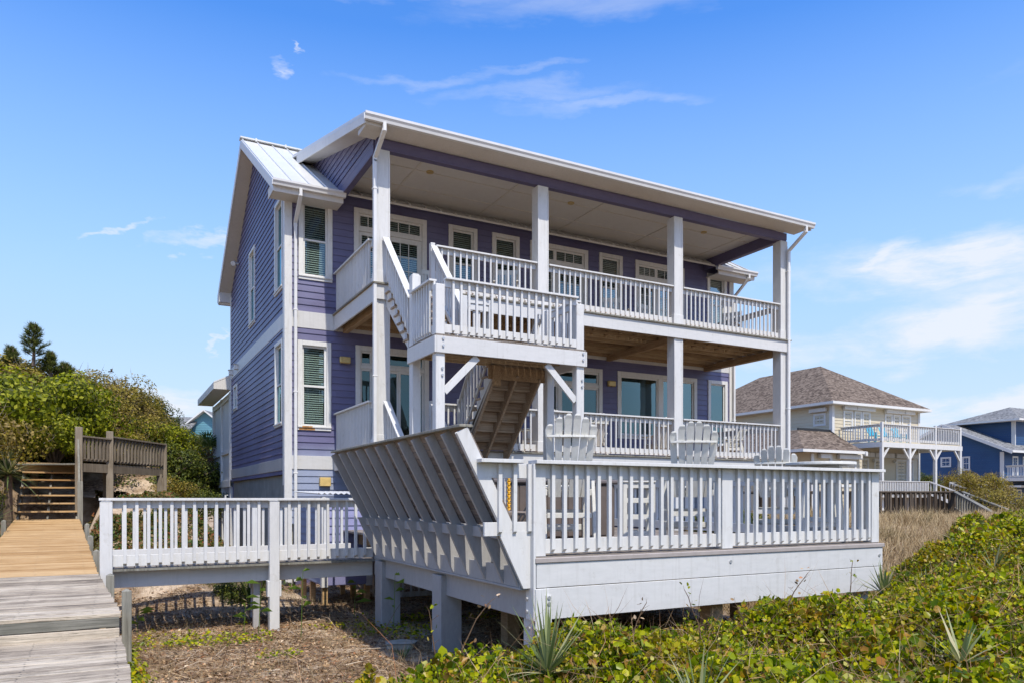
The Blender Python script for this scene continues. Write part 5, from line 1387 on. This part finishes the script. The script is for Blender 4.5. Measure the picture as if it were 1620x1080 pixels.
D = np.stack([RNG.normal(0,1,len(x)), RNG.normal(0,1,len(x)), RNG.normal(0,.10,len(x))], 1)
o = sticks('fallen_sticks', np.stack([x,y,z],1), D, RNG.gamma(3,.09, len(x)), RNG.uniform(.004,.008,len(x)), mat_leaf('stick_bark', [(0,(.10,.06,.04)), (.5,(.30,.2,.13)), (1,(.58,.47,.34))], 0, .8)); tag(o, 'larger broken sticks lying on the litter', 'sticks', kind='stuff')
x, y = area_pts(46000, .0, 9.2, 4.5, 18, cnd)
z = ground(x, y) + RNG.uniform(.0, .035, len(x))
Nn = np.stack([RNG.normal(0,.5,len(x)), RNG.normal(0,.5,len(x)), np.ones(len(x))], 1)
o = cloud('leaf_litter', np.stack([x,y,z],1), Nn, RNG.uniform(.025,.075,len(x)), M['dead'], 'quick', wid=.5); tag(o, 'fallen dead leaves covering the ground by the deck', 'leaf litter', kind='stuff')
# dry upright stalks and green weeds
x, y = area_pts(9500, .2, 8.5, 7.6, 15.2, lambda x, y: (x > bwr(y)+.05) & (vines_edge(x,y) < 0) & ((vnoise(x,y,1.7,21) > .52) | ((y > 13) & (vnoise(x,y,1.7,22) > .35))))
z = ground(x, y); D = np.stack([RNG.normal(0,.45,len(x)), RNG.normal(0,.45,len(x)), np.ones(len(x))], 1)
o = sticks('dry_stalks', np.stack([x,y,z],1), D, RNG.uniform(.05,.26,len(x)), RNG.uniform(.001,.0028,len(x)), M['straw']); tag(o, 'short dry grass stalks standing by the footbridge', 'dry grass', kind='stuff')
x, y = area_pts(16000, .1, 8.0, 6.5, 12.6, lambda x, y: (x > bwr(y)) & (vines_edge(x,y) < 0) & (vnoise(x,y,1.5,31) + .35*(np.abs(y-11.3) < .5) > .80))
z = ground(x, y) + RNG.uniform(.01,.10,len(x)); Nn = np.stack([RNG.normal(0,.5,len(x)), RNG.normal(-.2,.5,len(x)), np.ones(len(x))], 1)
o = cloud('green_weeds', np.stack([x,y,z],1), Nn, RNG.uniform(.03,.065,len(x)), M['vine'], 'oval', wid=.7); tag(o, 'low green weeds sprouting through the litter', 'weeds', kind='stuff')
# vine runners along the boardwalk edge
n = 2600; y = RNG.uniform(5, 9.6, n); x = .22 - .02*(y-5) + np.abs(RNG.normal(0,.09,n)); z = ground(x,y) + RNG.uniform(.0,.35,n)*np.exp(-(x-.2)*3)
o = cloud('edge_vine', np.stack([x,y,z],1), np.stack([RNG.normal(.5,.5,n), RNG.normal(-.2,.5,n), np.ones(n)],1), RNG.uniform(.035,.07,n), M['vine'], 'oval', wid=.7); tag(o, 'green creeper growing along the edge of the grey boardwalk', 'vines', kind='stuff')

# ---- ground cover on the slope behind the footbridge
x, y = area_pts(90000, -1.0, 3.5, 15.6, 27, lambda x, y: (x > bwr(y) - .0) & ~((x > 3.35)) & (RNG.uniform(0,1,len(x)) < ss(15.6,17.6,y) * (.25 + .75*(vnoise(x,y,.9,41) > .35))) & ~((y > 20.5) & (x < .9) & (vnoise(x,y,.8,7) > .3)))
z = ground(x, y) + RNG.uniform(.0,.28,len(x)) * (.4 + vnoise(x,y,1.4,43))
Nn = np.stack([RNG.normal(0,.6,len(x)), RNG.normal(-.3,.6,len(x)), RNG.uniform(.2,1.2,len(x))],1)
o = cloud('slope_ground_cover', np.stack([x,y,z],1), Nn, RNG.uniform(.05,.11,len(x)), mat_leaf('slope_leaf', [(0,(.03,.045,.01)),(.4,(.06,.09,.015)),(.65,(.10,.14,.02)),(.8,(.20,.07,.03)),(.9,(.26,.10,.04)),(1,(.2,.16,.07))], .3, .5, 1.3, [(0,(.10,.06,.025)),(.5,(.20,.09,.04)),(1,(.16,.17,.04))], (.5,.65)), 'quick', wid=.7)
tag(o, 'reddish and green ground cover on the slope behind the footbridge', 'ground cover', kind='stuff')

# ---- dry grass right of the deck
x, y = area_pts(230000, 9.5, 33, 6.5, 26, lambda x, y: ((x - 9.6) * .72 + 2.4 > 0) & (vines_edge(x,y) < .4) & (y > 7.2 + (x-9.6)*.1) & (RNG.uniform(0,1,len(x)) < .2 + .8*(vnoise(x,y,.8,51) > .36)) & (RNG.uniform(0,1,len(x)) < 16/(x+6)))
z = ground(x, y); D = np.stack([RNG.normal(.12,.42,len(x)), RNG.normal(0,.42,len(x)), np.ones(len(x))], 1)
o = sticks('dry_dune_grass', np.stack([x,y,z],1), D, RNG.uniform(.14,.55,len(x)) * (.45+1.1*vnoise(x,y,1.1,52)) * (1 - .5*ss(18,24,x)), RNG.uniform(.003,.0055,len(x)) * (.6 + x*.05), M['straw']); tag(o, 'pale dry dune grass between the deck and the brown boardwalk', 'dune grass', kind='stuff')

# ================================================================== bushes and trees
def crown_points(n, rx, ry, rz, clumps=26, seed=0, flat=.0):
    """points and outward normals in clumps spread through an uneven crown"""
    r = np.random.default_rng(seed)
    c = r.normal(size=(clumps, 3)); c /= np.linalg.norm(c, axis=1, keepdims=True); c *= (r.uniform(.25, 1, (clumps, 1)) ** .45)
    c[:, 2] = np.abs(c[:, 2]) * 1.0 - .15; cr = r.uniform(.20, .40, clumps)
    k = r.integers(0, clumps, n); d = r.normal(size=(n, 3)); d /= np.linalg.norm(d, axis=1, keepdims=True)
    rad = cr[k][:, None] * r.uniform(.55, 1.08, (n, 1)) ** .6
    p = c[k] + d * rad
    nn = d + .5 * c[k] + r.normal(0, .45, (n, 3))
    p = p * np.array([rx, ry, rz]); p[:, 2] += rz * .28
    m = p[:, 2] > 0
    return p[m], nn[m], c * np.array([rx, ry, rz]) + np.array([0,0,rz*.28])
_var = {}
def shrub_variant(kind, v):
    """crown + branch meshes of unit-size bushes (shared)"""
    key = (kind, v)
    if key in _var: return _var[key]
    sd = hash((kind, v)) if False else {'b': 100, 'o': 200, 'd': 300, 'p': 400}[kind] + v
    mats = {'b': ('shrub1', .078, 11000), 'o': ('shrub2', .058, 13000), 'd': ('shrub3', .066, 12000), 'p': ('shrub3', .06, 6000)}[kind]
    p, n, c = crown_points(mats[2], 1.25, 1.25, 1.0, 30, sd)
    cr = cloud('crown', p, n, np.random.default_rng(sd).uniform(.7,1.25,len(p)) * mats[1], M[mats[0]], 'quick', wid=.6)
    # branches to the clump centres and fine bare twigs sticking out
    mb = MB(); rr = random.Random(sd)
    for q in c[:16]:
        mid = (q[0]*.35 + rr.uniform(-.1,.1), q[1]*.35 + rr.uniform(-.1,.1), max(.1, q[2]*.55))
        mb.tube([(rr.uniform(-.08,.08), rr.uniform(-.08,.08), -.3), mid, tuple(q), tuple(q*1.12)], .035, 5, .008)
    tk = obj('trunk', mb, M['bark'])
    r = np.random.default_rng(sd + 7); i = r.integers(0, len(p), 420 if kind == 'o' else 160)
    tw = sticks('twigs', p[i]*.97, n[i] + np.array([0,0,.6]), r.uniform(.08,.30,len(i)), np.full(len(i), .004), M['twig'])
    _var[key] = [(a.name.split('.')[0], a.data) for a in (cr, tk, tw)]
    for a in (cr, tk, tw): bpy.data.objects.remove(a)
    return _var[key]
def shrub(name, loc, s, kind, v, label, cat='bush', group=None, rz=0, sz=1.0, sink=.15):
    x, y = loc[0], loc[1]; z = float(ground(x, y)) - sink if len(loc) < 3 else loc[2]
    e = empty(name, (x, y, z), label, cat, group, rz); e.scale = (s, s, s * sz)
    for nm, me in shrub_variant(kind, v):
        o = bpy.data.objects.new(nm, me); COL.objects.link(o); o.parent = e
        if nm == 'twigs': o['kind'] = 'stuff'
    return e
G1 = 'bushes on the left dune'
def hb(px, t, ytop, s, kind, v, label, name='dune_bush', sz=1.0, rz=0, group=G1, cat='bush'):
    x, y = at(px, t); zt = (787 - ytop) * t / 1184.
    h = 1.28 * s * sz
    return shrub(name, (x, y, zt - h), s, kind, v, label, cat, group, rz, sz)
L = [
 (-45,27,548,2.2,'o',0,'olive bush at the far left crest of the dune behind the pine'),
 (5,27,550,1.9,'o',1,'olive bush under the small pine on the dune crest'),
 (62,27,560,1.7,'o',2,'brownish bush right below the little pine on the crest'),
 (112,28,580,1.8,'o',0,'rounded olive bush on the crest right of the pine'),
 (152,29,588,1.8,'o',1,'broad olive-brown bush at the shoulder of the dune crest'),
 (186,30,608,1.5,'o',2,'olive bush where the dune crest begins to drop'),
 (214,32,622,1.35,'d',0,'dark green bush standing out at the end of the dune crest'),
 (240,33,650,1.2,'d',1,'smaller dark green bush right of the dark crest bush'),
 (268,35,676,1.4,'o',1,'low olive bush below the roof of the teal house'),
 (303,36,690,1.6,'b',1,'yellow-green bush under the teal house gable'),
 (338,36,698,1.6,'b',2,'yellow-green bush beside the white rear wing'),
 (84,25,606,1.5,'o',2,'tangled olive bush halfway up the dune'),
 (128,26,622,1.6,'o',0,'brown-green bush above the wooden landing'),
 (172,27,640,1.5,'o',1,'twiggy brown bush behind the middle landing post'),
 (214,28,656,1.4,'b',0,'light green bush behind the long landing rail'),
 (252,29,672,1.4,'b',1,'light green bush above the right end of the landing'),
 (292,31,694,1.5,'o',2,'olive bush in the dip left of the palm'),
 (20,22.5,562,2.0,'b',2,'large bright green bush at the left edge of the photo'),
 (70,23.5,584,1.7,'b',0,'bright yellow-green bush right of the largest one'),
 (-110,17,600,1.6,'o',0,'brown-green bush hanging in at the far left edge'),
 (88,23,640,1.2,'b',1,'small bright bush above the juniper mound'),
 (-30,24.5,650,1.2,'o',1,'dry olive bush above the large yucca'),
 (88,25.4,682,1.15,'d',2,'low spreading green mound beside the steps'),
 (48,25,688,1.1,'d',3,'second low green mound left of the steps'),
 (155,26,668,1.1,'o',2,'low twiggy bush showing above the short landing rail'),
 (262,27.5,705,1.5,'d',0,'dark green bush right of the landing end post'),
 (296,28.5,722,1.5,'d',1,'feathery dark green bush left of the palm trunk'),
 (272,26.5,752,.9,'o',1,'low scrub at the foot of the landing end post'),
 (310,27,765,1.0,'d',2,'low green scrub under the palm'),
 (350,31,712,1.3,'d',3,'dark bush between the palm and the white rear wing'),
 (-135,15.6,700,1.0,'o',2,'brown scrub around the large yucca'),
 (-150,14.3,720,1.1,'d',1,'dark green bush at the left edge below the yucca'),
 (-100,13.2,800,.7,'d',2,'dark low bush left of the yellow boards'),
 (40,24,655,1.1,'o',0,'dry brown bush between the bright bush and the steps'),
]
for i, (px, t, yt, s, kd, v, lab) in enumerate(L): hb(px, t, yt, s, kd, v, lab, rz=i * 1.3)
# bushes and dune scrub to the right
hb(365, 13.9, 908, .52, 'd', 1, 'small dark shrub in the shade below the footbridge', rz=1.0, sz=.9, group='low shrubs below the footbridge')
hb(335, 14.6, 922, .40, 'd', 2, 'second low shrub left of the footbridge post', rz=2.0, sz=.9, group='low shrubs below the footbridge')
G2 = 'bushes between the houses'
for i, (px, t, yt, s, kd, v, lab) in enumerate([
 (1585,30,770,1.3,'o',0,'olive bush below the blue house balcony'),
 (1550,44,738,1.5,'o',1,'bush in front of the blue house wall'),
 (1500,50,744,1.5,'o',2,'bush behind the terrace railing of the cream house'),
 (1640,26,780,1.0,'o',2,'bush at the right edge beyond the brown boardwalk steps'),
 (1450,50,748,1.3,'d',0,'dark bush seen through the balcony posts of the cream house'),
 (1150,18,800,.9,'d',1,'dark bush behind the right part of the deck'),
 (1260,22,806,.9,'o',1,'scrub seen through the right deck railing')]):
    hb(px, t, yt, s, kd, v, lab, rz=i * 1.7, group=G2)

# small pines on the crest
def pine(loc, h, label, v=0):
    e = empty('young_pine', loc, label, 'pine tree', 'young pines on the dune crest'); o = Vector(loc)
    mb = MB(); mb.tube([loc, (loc[0]+.02, loc[1], loc[2]+h*.5), (loc[0], loc[1], loc[2]+h)], .07, 6, .012)
    r = np.random.default_rng(60 + v); C = []; Nn = []; D = []
    for k in range(34):
        z = h * (.22 + .76 * (k / 34)); l = ((h - z) * .30 + .08) * r.uniform(.45, 1.35); a = k * 2.4; tip = Vector((math.cos(a)*l, math.sin(a)*l, z + l*.55))
        mb.tube([(loc[0], loc[1], loc[2]+z), (loc[0]+tip.x, loc[1]+tip.y, loc[2]+tip.z)], .018, 4, .006)
        for q in range(70):
            s = r.uniform(.35, 1.08); b = Vector((tip.x*s, tip.y*s, z + (tip.z - z)*s)); C.append((loc[0]+b.x, loc[1]+b.y, loc[2]+b.z)); D.append((tip.x*.8 + r.normal(0,.25), tip.y*.8 + r.normal(0,.25), .35 + r.normal(0,.25)))
    obj('trunk', mb, M['bark'], e)
    C = np.array(C); off = np.array(loc)
    nd = sticks('crown', C - off, np.array(D), r.uniform(.12,.22,len(C)), np.full(len(C), .006), M['shrub3']); nd.parent = e
    mb = MB()
    for k in range(5): a = k*1.3; mb.tube([(loc[0]+.12*math.cos(a), loc[1]+.12*math.sin(a), loc[2]+h*.9), (loc[0]+.14*math.cos(a), loc[1]+.14*math.sin(a), loc[2]+h*1.0+.03*k)], .018, 4, .006)
    obj('candle', mb, M['twig'], e)
for i, (px, t, yt, h, lab) in enumerate([(53,25.5,516,1.35,'tallest young dark pine on the left dune crest'),(80,26,560,.9,'second young pine right of the tallest one'),(104,26.5,578,.9,'smallest pine at the right of the three on the crest'),(18,26,552,.9,'pine tip showing left of the tallest pine')]):
    x, y = at(px, t); pine((x, y, (787-yt)*t/1184. - h), h, lab, i)

# blade rosettes: yuccas, palmetto
def rosette(name, loc, n, r, label, cat, mat='yucca', wid=.045, up=(.1, 1.35), droop=.25, group=None, seed=0, trunk=0, parent=None, fan=False):
    e = empty(name, loc, label, cat, group); rg = random.Random(seed)
    mb = MB()
    for k in range(n):
        a = rg.uniform(0, 2*math.pi); el = rg.uniform(*up); l = r * rg.uniform(.65, 1.05); w = wid * rg.uniform(.7, 1.1)
        d = Vector((math.cos(a)*math.cos(el), math.sin(a)*math.cos(el), math.sin(el))); side = Vector((-math.sin(a), math.cos(a), 0)); 
        seg = 6; pts = []
        dr = droop * rg.uniform(.2, 1.2)
        for q in range(seg + 1):
            s = q / seg; p = Vector(loc) + Vector((0,0,trunk)) + d * (l * s) - Vector((0,0,1)) * (dr * l * s * s * math.cos(el)); ww = w * (.55 + .9*s if s < .35 else (1 - s) / .65 * .87 + .0) * .5
            pts.append((p, ww))
        vs = []; 
        for p, ww in pts:
            vs += [tuple(p - side*ww + Vector((0,0,.25*ww))), tuple(p), tuple(p + side*ww + Vector((0,0,.25*ww)))]
        fs = []
        for q in range(seg): b = q*3; fs += [(b,b+1,b+4,b+3),(b+1,b+2,b+5,b+4)]
        mb.add(vs, fs)
    obj('leaves', mb, M[mat], e, smooth=True)
    if trunk:
        mb = MB(); mb.tube([tuple(Vector(loc) - Vector((0,0,.3))), tuple(Vector(loc) + Vector((0,0,trunk)))], .11, 9, .08); obj('trunk', mb, M['bark'], e)
    return e
def onveg(px, t, dz=0):
    x, y = at(px, t); z = float(canopy(x, y)) if float(vines_edge(np.array(x), np.array(y))) > 0 else float(ground(x, y)); return (x, y, z + dz)
gy = 'yuccas in the foreground vines'
rosette('yucca', onveg(866, 5.9, .02), 44, .70, 'large yucca with striped blades in the middle of the foreground vines', 'yucca', wid=.036, group=gy, seed=1, up=(.25,1.5))
rosette('yucca', onveg(1398, 9.4, .06), 34, .50, 'spiky yucca right of the deck end among the vines', 'yucca', wid=.045, group=gy, seed=2, up=(.35,1.5))
rosette('yucca', onveg(1462, 9.9, .0), 16, .40, 'small yucca at the edge of the dry grass', 'yucca', wid=.04, group=gy, seed=3, up=(.5,1.5))
rosette('yucca', onveg(1105, 4.5, -.02), 20, .50, 'half-buried yucca near the bottom centre right', 'yucca', wid=.028, group=gy, seed=4, up=(.4,1.5))
rosette('yucca', onveg(1520, 5.8, -.0), 24, .50, 'sprawling yucca at the lower right among the vines', 'yucca', wid=.034, group=gy, seed=5, up=(.3,1.3))
rosette('yucca', onveg(1572, 8.8, .0), 14, .45, 'thin yucca poking out of the red-leaved vines at the right', 'yucca', wid=.03, group=gy, seed=6, up=(.5,1.4))
x, y = -2.16, 21.4; rosette('spanish_bayonet', (x, y, -.6), 120, 1.0, 'large spiky yucca on a stem left of the yellow boards', 'yucca', wid=.05, up=(-.3,1.45), droop=.3, seed=8, trunk=1.15)
x, y = -2.40, 20.6; rosette('spanish_bayonet', (x, y, -.8), 60, .8, 'smaller spiky yucca at the very left edge', 'yucca', wid=.05, up=(-.5,1.3), droop=.5, seed=9, trunk=.25)
x, y = at(395, 13.6); rosette('yucca', (x, y, float(ground(x, y)) - .05), 60, .85, 'wide spiky yucca in the shade behind the footbridge post', 'yucca', mat='palm', wid=.05, up=(.0,1.4), droop=.3, seed=10)
x, y = at(418, 14.6); rosette('yucca', (x, y, float(ground(x, y)) - .05), 40, .9, 'second yucca seen through the footbridge balusters', 'yucca', mat='palm', wid=.05, up=(.2,1.4), droop=.3, seed=11)
x, y = at(640, 9.6); rosette('small_yucca', (x, y, float(ground(x, y))), 16, .28, 'small dark yucca beside the stone block under the deck', 'yucca', mat='palm', wid=.03, up=(.1,1.3), seed=12)

# cabbage palm left of the rear wing: fan leaves on stalks
def fan_palm(loc, h, r, label):
    e = empty('cabbage_palm', loc, label, 'palm tree'); rg = random.Random(5); mb = MB(); st_ = MB(); tc = Vector(loc) + Vector((0,0,h))
    for k in range(34):
        a = rg.uniform(0, 2*math.pi); el = rg.uniform(-.6, 1.35); d = Vector((math.cos(a)*math.cos(el), math.sin(a)*math.cos(el), math.sin(el))); l = r * rg.uniform(.45, .62)
        hub = tc + d * l; st_.tube([tuple(tc), tuple(hub)], .014, 4, .008)
        side = d.cross(Vector((0,0,1))).normalized(); upv = side.cross(d).normalized()
        for j in range(17):
            f = (j - 8) / 8 * 1.75; dd = (d * math.cos(f) + side * math.sin(f)).normalized(); ll = r * .55 * (1 - .25 * abs(f) / 1.75)
            tip = hub + dd * ll - Vector((0,0,.22*ll)); m = hub + dd * ll * .5; wv = dd.cross(upv).normalized() * .022
            mb.add([tuple(hub), tuple(m - wv), tuple(tip), tuple(m + wv)], [(0,1,2,3)])
    obj('fronds', mb, M['palm'], e); obj('leaf_stalk', st_, M['stem'], e)
    tr_ = MB(); tr_.tube([loc, (loc[0]+.05, loc[1], loc[2]+h*.5), tuple(tc)], .20, 10, .15)
    for k in range(26):
        a = k*2.4; z = .2 + h*.8*k/26; p = Vector(loc) + Vector((math.cos(a)*.17, math.sin(a)*.17, z)); tr_.beam(tuple(p), tuple(p + Vector((math.cos(a)*.16, math.sin(a)*.16, .26))), .09, .03)
    obj('trunk', tr_, mat_plain('palm_trunk', (.17,.08,.055), .9, 0, .4, 9, .6), e)
x, y = at(331, 29.5); fan_palm((x, y, -.1), 1.6, 1.35, 'cabbage palm with a reddish trunk left of the white rear wing')

# bare vine shoots rising above the thicket
gs = 'bare vine shoots above the foreground thicket'
def shoot(px, t, hh, lean, label, seed):
    x, y, z = onveg(px, t, -.02); rg = random.Random(seed); e = empty('vine_shoot', (x, y, z), label, 'vine shoot', gs)
    pts = [(x, y, z)]; 
    for k in range(1, 7): pts.append((x + lean*(k/6)**1.6 * .88 + rg.uniform(-.012,.012), y - lean*.47*(k/6)**1.6, z + hh*(k/6)**(.9) ))
    mb = MB(); mb.tube(pts, .008, 5, .003)
    for k in (3, 4, 5, 6):
        p = Vector(pts[k]); mb.tube([tuple(p), tuple(p + Vector((rg.uniform(-.09,.09), 0, rg.uniform(.02,.07))))], .002, 4, .001)
    obj('stem', mb, M['stem'], e)
    C = []; 
    for k in range(9):
        p = Vector(pts[rg.randint(2, 6)]) + Vector((rg.uniform(-.07,.07), rg.uniform(-.03,.03), rg.uniform(-.02,.06))); C.append(tuple(p - Vector((x,y,z))))
    lf = cloud('leaves', np.array(C), RNG.normal(size=(len(C),3)), np.full(len(C), .042), M['dead'] if seed % 2 else M['vine'], 'oval', wid=.6); lf.parent = e
for i, a in enumerate([(690,6.3,.62,-.06,'reddish vine shoot rising in front of the deck support post'),(730,6.2,.50,.25,'leaning vine shoot with pointed leaves near the left deck posts'),
                       (1108,7.2,.52,-.16,'tall curved vine shoot in front of the deck fascia'),(1245,7.6,.42,.22,'arching vine shoot in front of the right deck fascia'),
                       (1345,8.2,.55,.03,'upright twiggy vine shoot near the right end of the fascia'),(1000,6.6,.36,.12,'short vine shoot below the deck fascia joint'),(860,6.0,.30,-.08,'short vine shoot beside the deck corner post'),(1180,7.3,.3,-.1,'small vine shoot left of the arching one'),(1500,8.8,.4,.2,'vine shoot at the right over the red leaves')]): shoot(*a, i)
# reed sprouts
def sprout(px, t, hh, label, seed):
    x, y = at(px, t); z = float(ground(x, y)); rg = random.Random(seed); e = empty('reed_sprout', (x, y, z), label, 'plant', 'green reed sprouts by the footbridge')
    mb = MB(); mb.tube([(x, y, z-.05), (x+.02, y, z+hh*.6), (x+.03, y, z+hh)], .006, 5, .003); obj('stem', mb, M['reed'], e)
    mb = MB()
    for k in range(5):
        a = rg.uniform(0, 6.28); b = Vector((x+.025, y, z + hh*(.45+.13*k))); l = .30*rg.uniform(.6,1.1); d = Vector((math.cos(a), math.sin(a), .55)).normalized(); s = d.cross(Vector((0,0,1))).normalized() * .020
        m = b + d*l*.5; tip = b + d*l - Vector((0,0,l*.42)); mb.add([tuple(b), tuple(m-s), tuple(tip), tuple(m+s)], [(0,1,2),(0,2,3)])
    obj('leaves', mb, M['reed'], e)
for i, (px, t, h, lab) in enumerate([(409,11.2,.8,'reed sprout in front of the white footbridge post'),(476,11.0,1.0,'tall reed sprout with a broad drooping leaf right of the post'),(560,12.6,.65,'reed sprout under the end of the footbridge'),(385,11.2,.45,'short reed sprout left of the white post'),(622,11.1,.95,'thin reed in front of the rear deck post'),(216,11.2,.35,'short reed sprout beside the boardwalk')]): sprout(px, t, h, lab, i)

# ================================================================== sky, sun, camera
w = bpy.data.worlds.new('World'); scene.world = w; w.use_nodes = True
t = w.node_tree; nd = t.nodes; nd.clear(); lk = t.links.new
out = nd.new('ShaderNodeOutputWorld'); bg = nd.new('ShaderNodeBackground'); bg.inputs[1].default_value = .118
sky = nd.new('ShaderNodeTexSky'); sky.sky_type = 'NISHITA'; sky.sun_disc = False
SUN = Vector((-.07, -1.0, 1.50)).normalized()
sky.sun_elevation = math.asin(SUN.z); sky.sun_rotation = math.atan2(SUN.x, SUN.y); sky.altitude = 0; sky.air_density = 1.0; sky.dust_density = .6; sky.ozone_density = 2.0
hsv = nd.new('ShaderNodeHueSaturation'); hsv.inputs['Saturation'].default_value = 1.34; hsv.inputs['Value'].default_value = 2.6; hsv.inputs['Hue'].default_value = .510; lk(sky.outputs[0], hsv.inputs['Color'])
tc = nd.new('ShaderNodeTexCoord'); sep = nd.new('ShaderNodeSeparateXYZ'); lk(tc.outputs['Generated'], sep.inputs[0])
def mth(op, a, b=None, c=None):
    m = nd.new('ShaderNodeMath'); m.operation = op
    for i, v in enumerate((a, b, c)):
        if v is None: continue
        if hasattr(v, 'links'): lk(v, m.inputs[i])
        else: m.inputs[i].default_value = v
    return m.outputs[0]
def cn(vec, sc, det, rough, dist=0):
    n = nd.new('ShaderNodeTexNoise'); n.inputs['Scale'].default_value = sc; n.inputs['Detail'].default_value = det; n.inputs['Roughness'].default_value = rough; n.inputs['Distortion'].default_value = dist; lk(vec, n.inputs['Vector']); return n.outputs['Fac']
def rmp(f, stops):
    r = nd.new('ShaderNodeValToRGB'); e = r.color_ramp.elements
    while len(e) < len(stops): e.new(.5)
    for i, (p, v) in enumerate(stops): e[i].position = p; e[i].color = (v, v, v, 1)
    lk(f, r.inputs[0]); return r.outputs[0]
# heading (azimuth) and height (tangent of elevation) of a sky direction
hyp = mth('SQRT', mth('ADD', mth('MULTIPLY', sep.outputs[0], sep.outputs[0]), mth('MULTIPLY', sep.outputs[1], sep.outputs[1])))
az = mth('ARCTAN2', sep.outputs[0], sep.outputs[1]); te = mth('DIVIDE', sep.outputs[2], mth('MAXIMUM', hyp, .01))
def cvec(a, b, c=0):
    v = nd.new('ShaderNodeCombineXYZ'); lk(mth('MULTIPLY', az, a), v.inputs[0]); lk(mth('MULTIPLY', te, b), v.inputs[1]); v.inputs[2].default_value = c; return v.outputs[0]
wob = mth('SUBTRACT', cn(cvec(3, 7, 2.2), 1.6, 6, .6), .5); wob2 = mth('SUBTRACT', cn(cvec(3, 7, 5.9), 1.6, 6, .6), .5)
azw = mth('MULTIPLY_ADD', wob, .45, az); tew = mth('MULTIPLY_ADD', wob2, .12, te)
streak = cn(cvec(5, 26, 1.3), 1.0, 9, .64, .5)
puffn = mth('ADD', mth('MULTIPLY', cn(cvec(4, 9, 4.4), 1.5, 8, .62, .3), .6), mth('MULTIPLY', cn(cvec(7, 30, 8.4), 1.3, 9, .68, .6), .4))
def blob(a0, sa, t0, s_t, tilt=0):
    da = mth('SUBTRACT', azw, a0); dt = mth('SUBTRACT', tew, t0)
    if tilt: dt = mth('MULTIPLY_ADD', da, -tilt, dt)
    q = mth('ADD', mth('POWER', mth('ABSOLUTE', mth('DIVIDE', da, sa)), 2), mth('POWER', mth('ABSOLUTE', mth('DIVIDE', dt, s_t)), 2))
    return mth('EXPONENT', mth('MULTIPLY', q, -1.0))
# (azimuth, width, height, thickness, tilt): banks over the sea, thin streaks high up, stray puffs
BANKS = [(1.00,.17,.262,.030,-.10), (1.32,.32,.225,.05,0), (1.04,.26,.188,.034,.0), (.93,.05,.285,.022,.3), (1.45,.35,.17,.05,0), (1.12,.42,.10,.028,0), (.05,.15,.122,.026,0), (.62,.5,.02,.05,0), (-.5,.4,.13,.03,0), (2.4,.6,.2,.06,0), (-1.6,.6,.2,.05,0)]
STREAKS = [(.52,.16,.530,.013,.02), (.62,.22,.650,.022,.03), (.36,.08,.552,.009,0), (.50,.10,.562,.008,.05), (.62,.14,.515,.010,.05), (.35,.25,.665,.014,0), (1.08,.06,.345,.014,0), (1.3,.2,.5,.02,.1)]
PUFFS = [(.17,.016,.555,.013,0), (.21,.008,.580,.006,0), (.066,.025,.325,.012,.3), (-.022,.012,.318,.010,.3), (.118,.011,.204,.016,1.2), (.125,.02,.312,.006,0)]
def union(L):
    r = None
    for a in L: b = blob(*a); r = b if r is None else mth('MAXIMUM', r, b)
    return r
bank = mth('MULTIPLY', union(BANKS), rmp(puffn, [(.36, .18), (.60, 1.1)])); bank = rmp(bank, [(.08, 0), (.80, .86)])
strk = rmp(mth('MULTIPLY', union(STREAKS), streak), [(.12, 0), (.75, .34)])
puf = rmp(mth('MULTIPLY', union(PUFFS), mth('ADD', puffn, .35)), [(.2, 0), (.9, .55)])
hz = rmp(te, [(.0, .55), (.09, .30), (.20, .06), (.3, 0)])
low = rmp(te, [(.0, .95), (.2, .85), (.38, .45), (.62, 0)])
lm = nd.new('ShaderNodeMix'); lm.data_type = 'RGBA'; lk(low, lm.inputs[0]); lk(hsv.outputs[0], lm.inputs[6]); lm.inputs[7].default_value = (4.1, 6.0, 8.5, 1)
cl = mth('MAXIMUM', mth('MAXIMUM', bank, strk), mth('MAXIMUM', puf, hz))
mx = nd.new('ShaderNodeMix'); mx.data_type = 'RGBA'; lk(cl, mx.inputs[0]); lk(lm.outputs[2], mx.inputs[6]); mx.inputs[7].default_value = (7.5, 7.8, 8.5, 1)
lk(mx.outputs[2], bg.inputs[0]); lk(bg.outputs[0], out.inputs[0])
sl = bpy.data.lights.new('Sun', 'SUN'); sl.energy = 5.0; sl.angle = R(.53); sl.color = (1, .94, .84)
so = bpy.data.objects.new('Sun', sl); COL.objects.link(so); so.rotation_euler = SUN.to_track_quat('Z', 'Y').to_euler(); so.location = (0, -10, 20)
cam = bpy.data.cameras.new('Camera'); co = bpy.data.objects.new('Camera', cam); COL.objects.link(co)
co.location = (0, 0, 0); co.rotation_euler = (R(90), 0, -math.atan2(.4722, .8815))
cam.sensor_width = 36; cam.lens = 1184 / 1620 * 36; cam.shift_y = (787 - 540) / 1620; cam.clip_start = .1; cam.clip_end = 6000
scene.camera = co
scene.view_settings.view_transform = 'Standard'; scene.view_settings.look = 'None'; scene.view_settings.exposure = 0.0; scene.view_settings.gamma = 1
scene.render.resolution_x = 1024; scene.render.resolution_y = 682
scene.cycles.max_bounces = 8; scene.cycles.transparent_max_bounces = 12
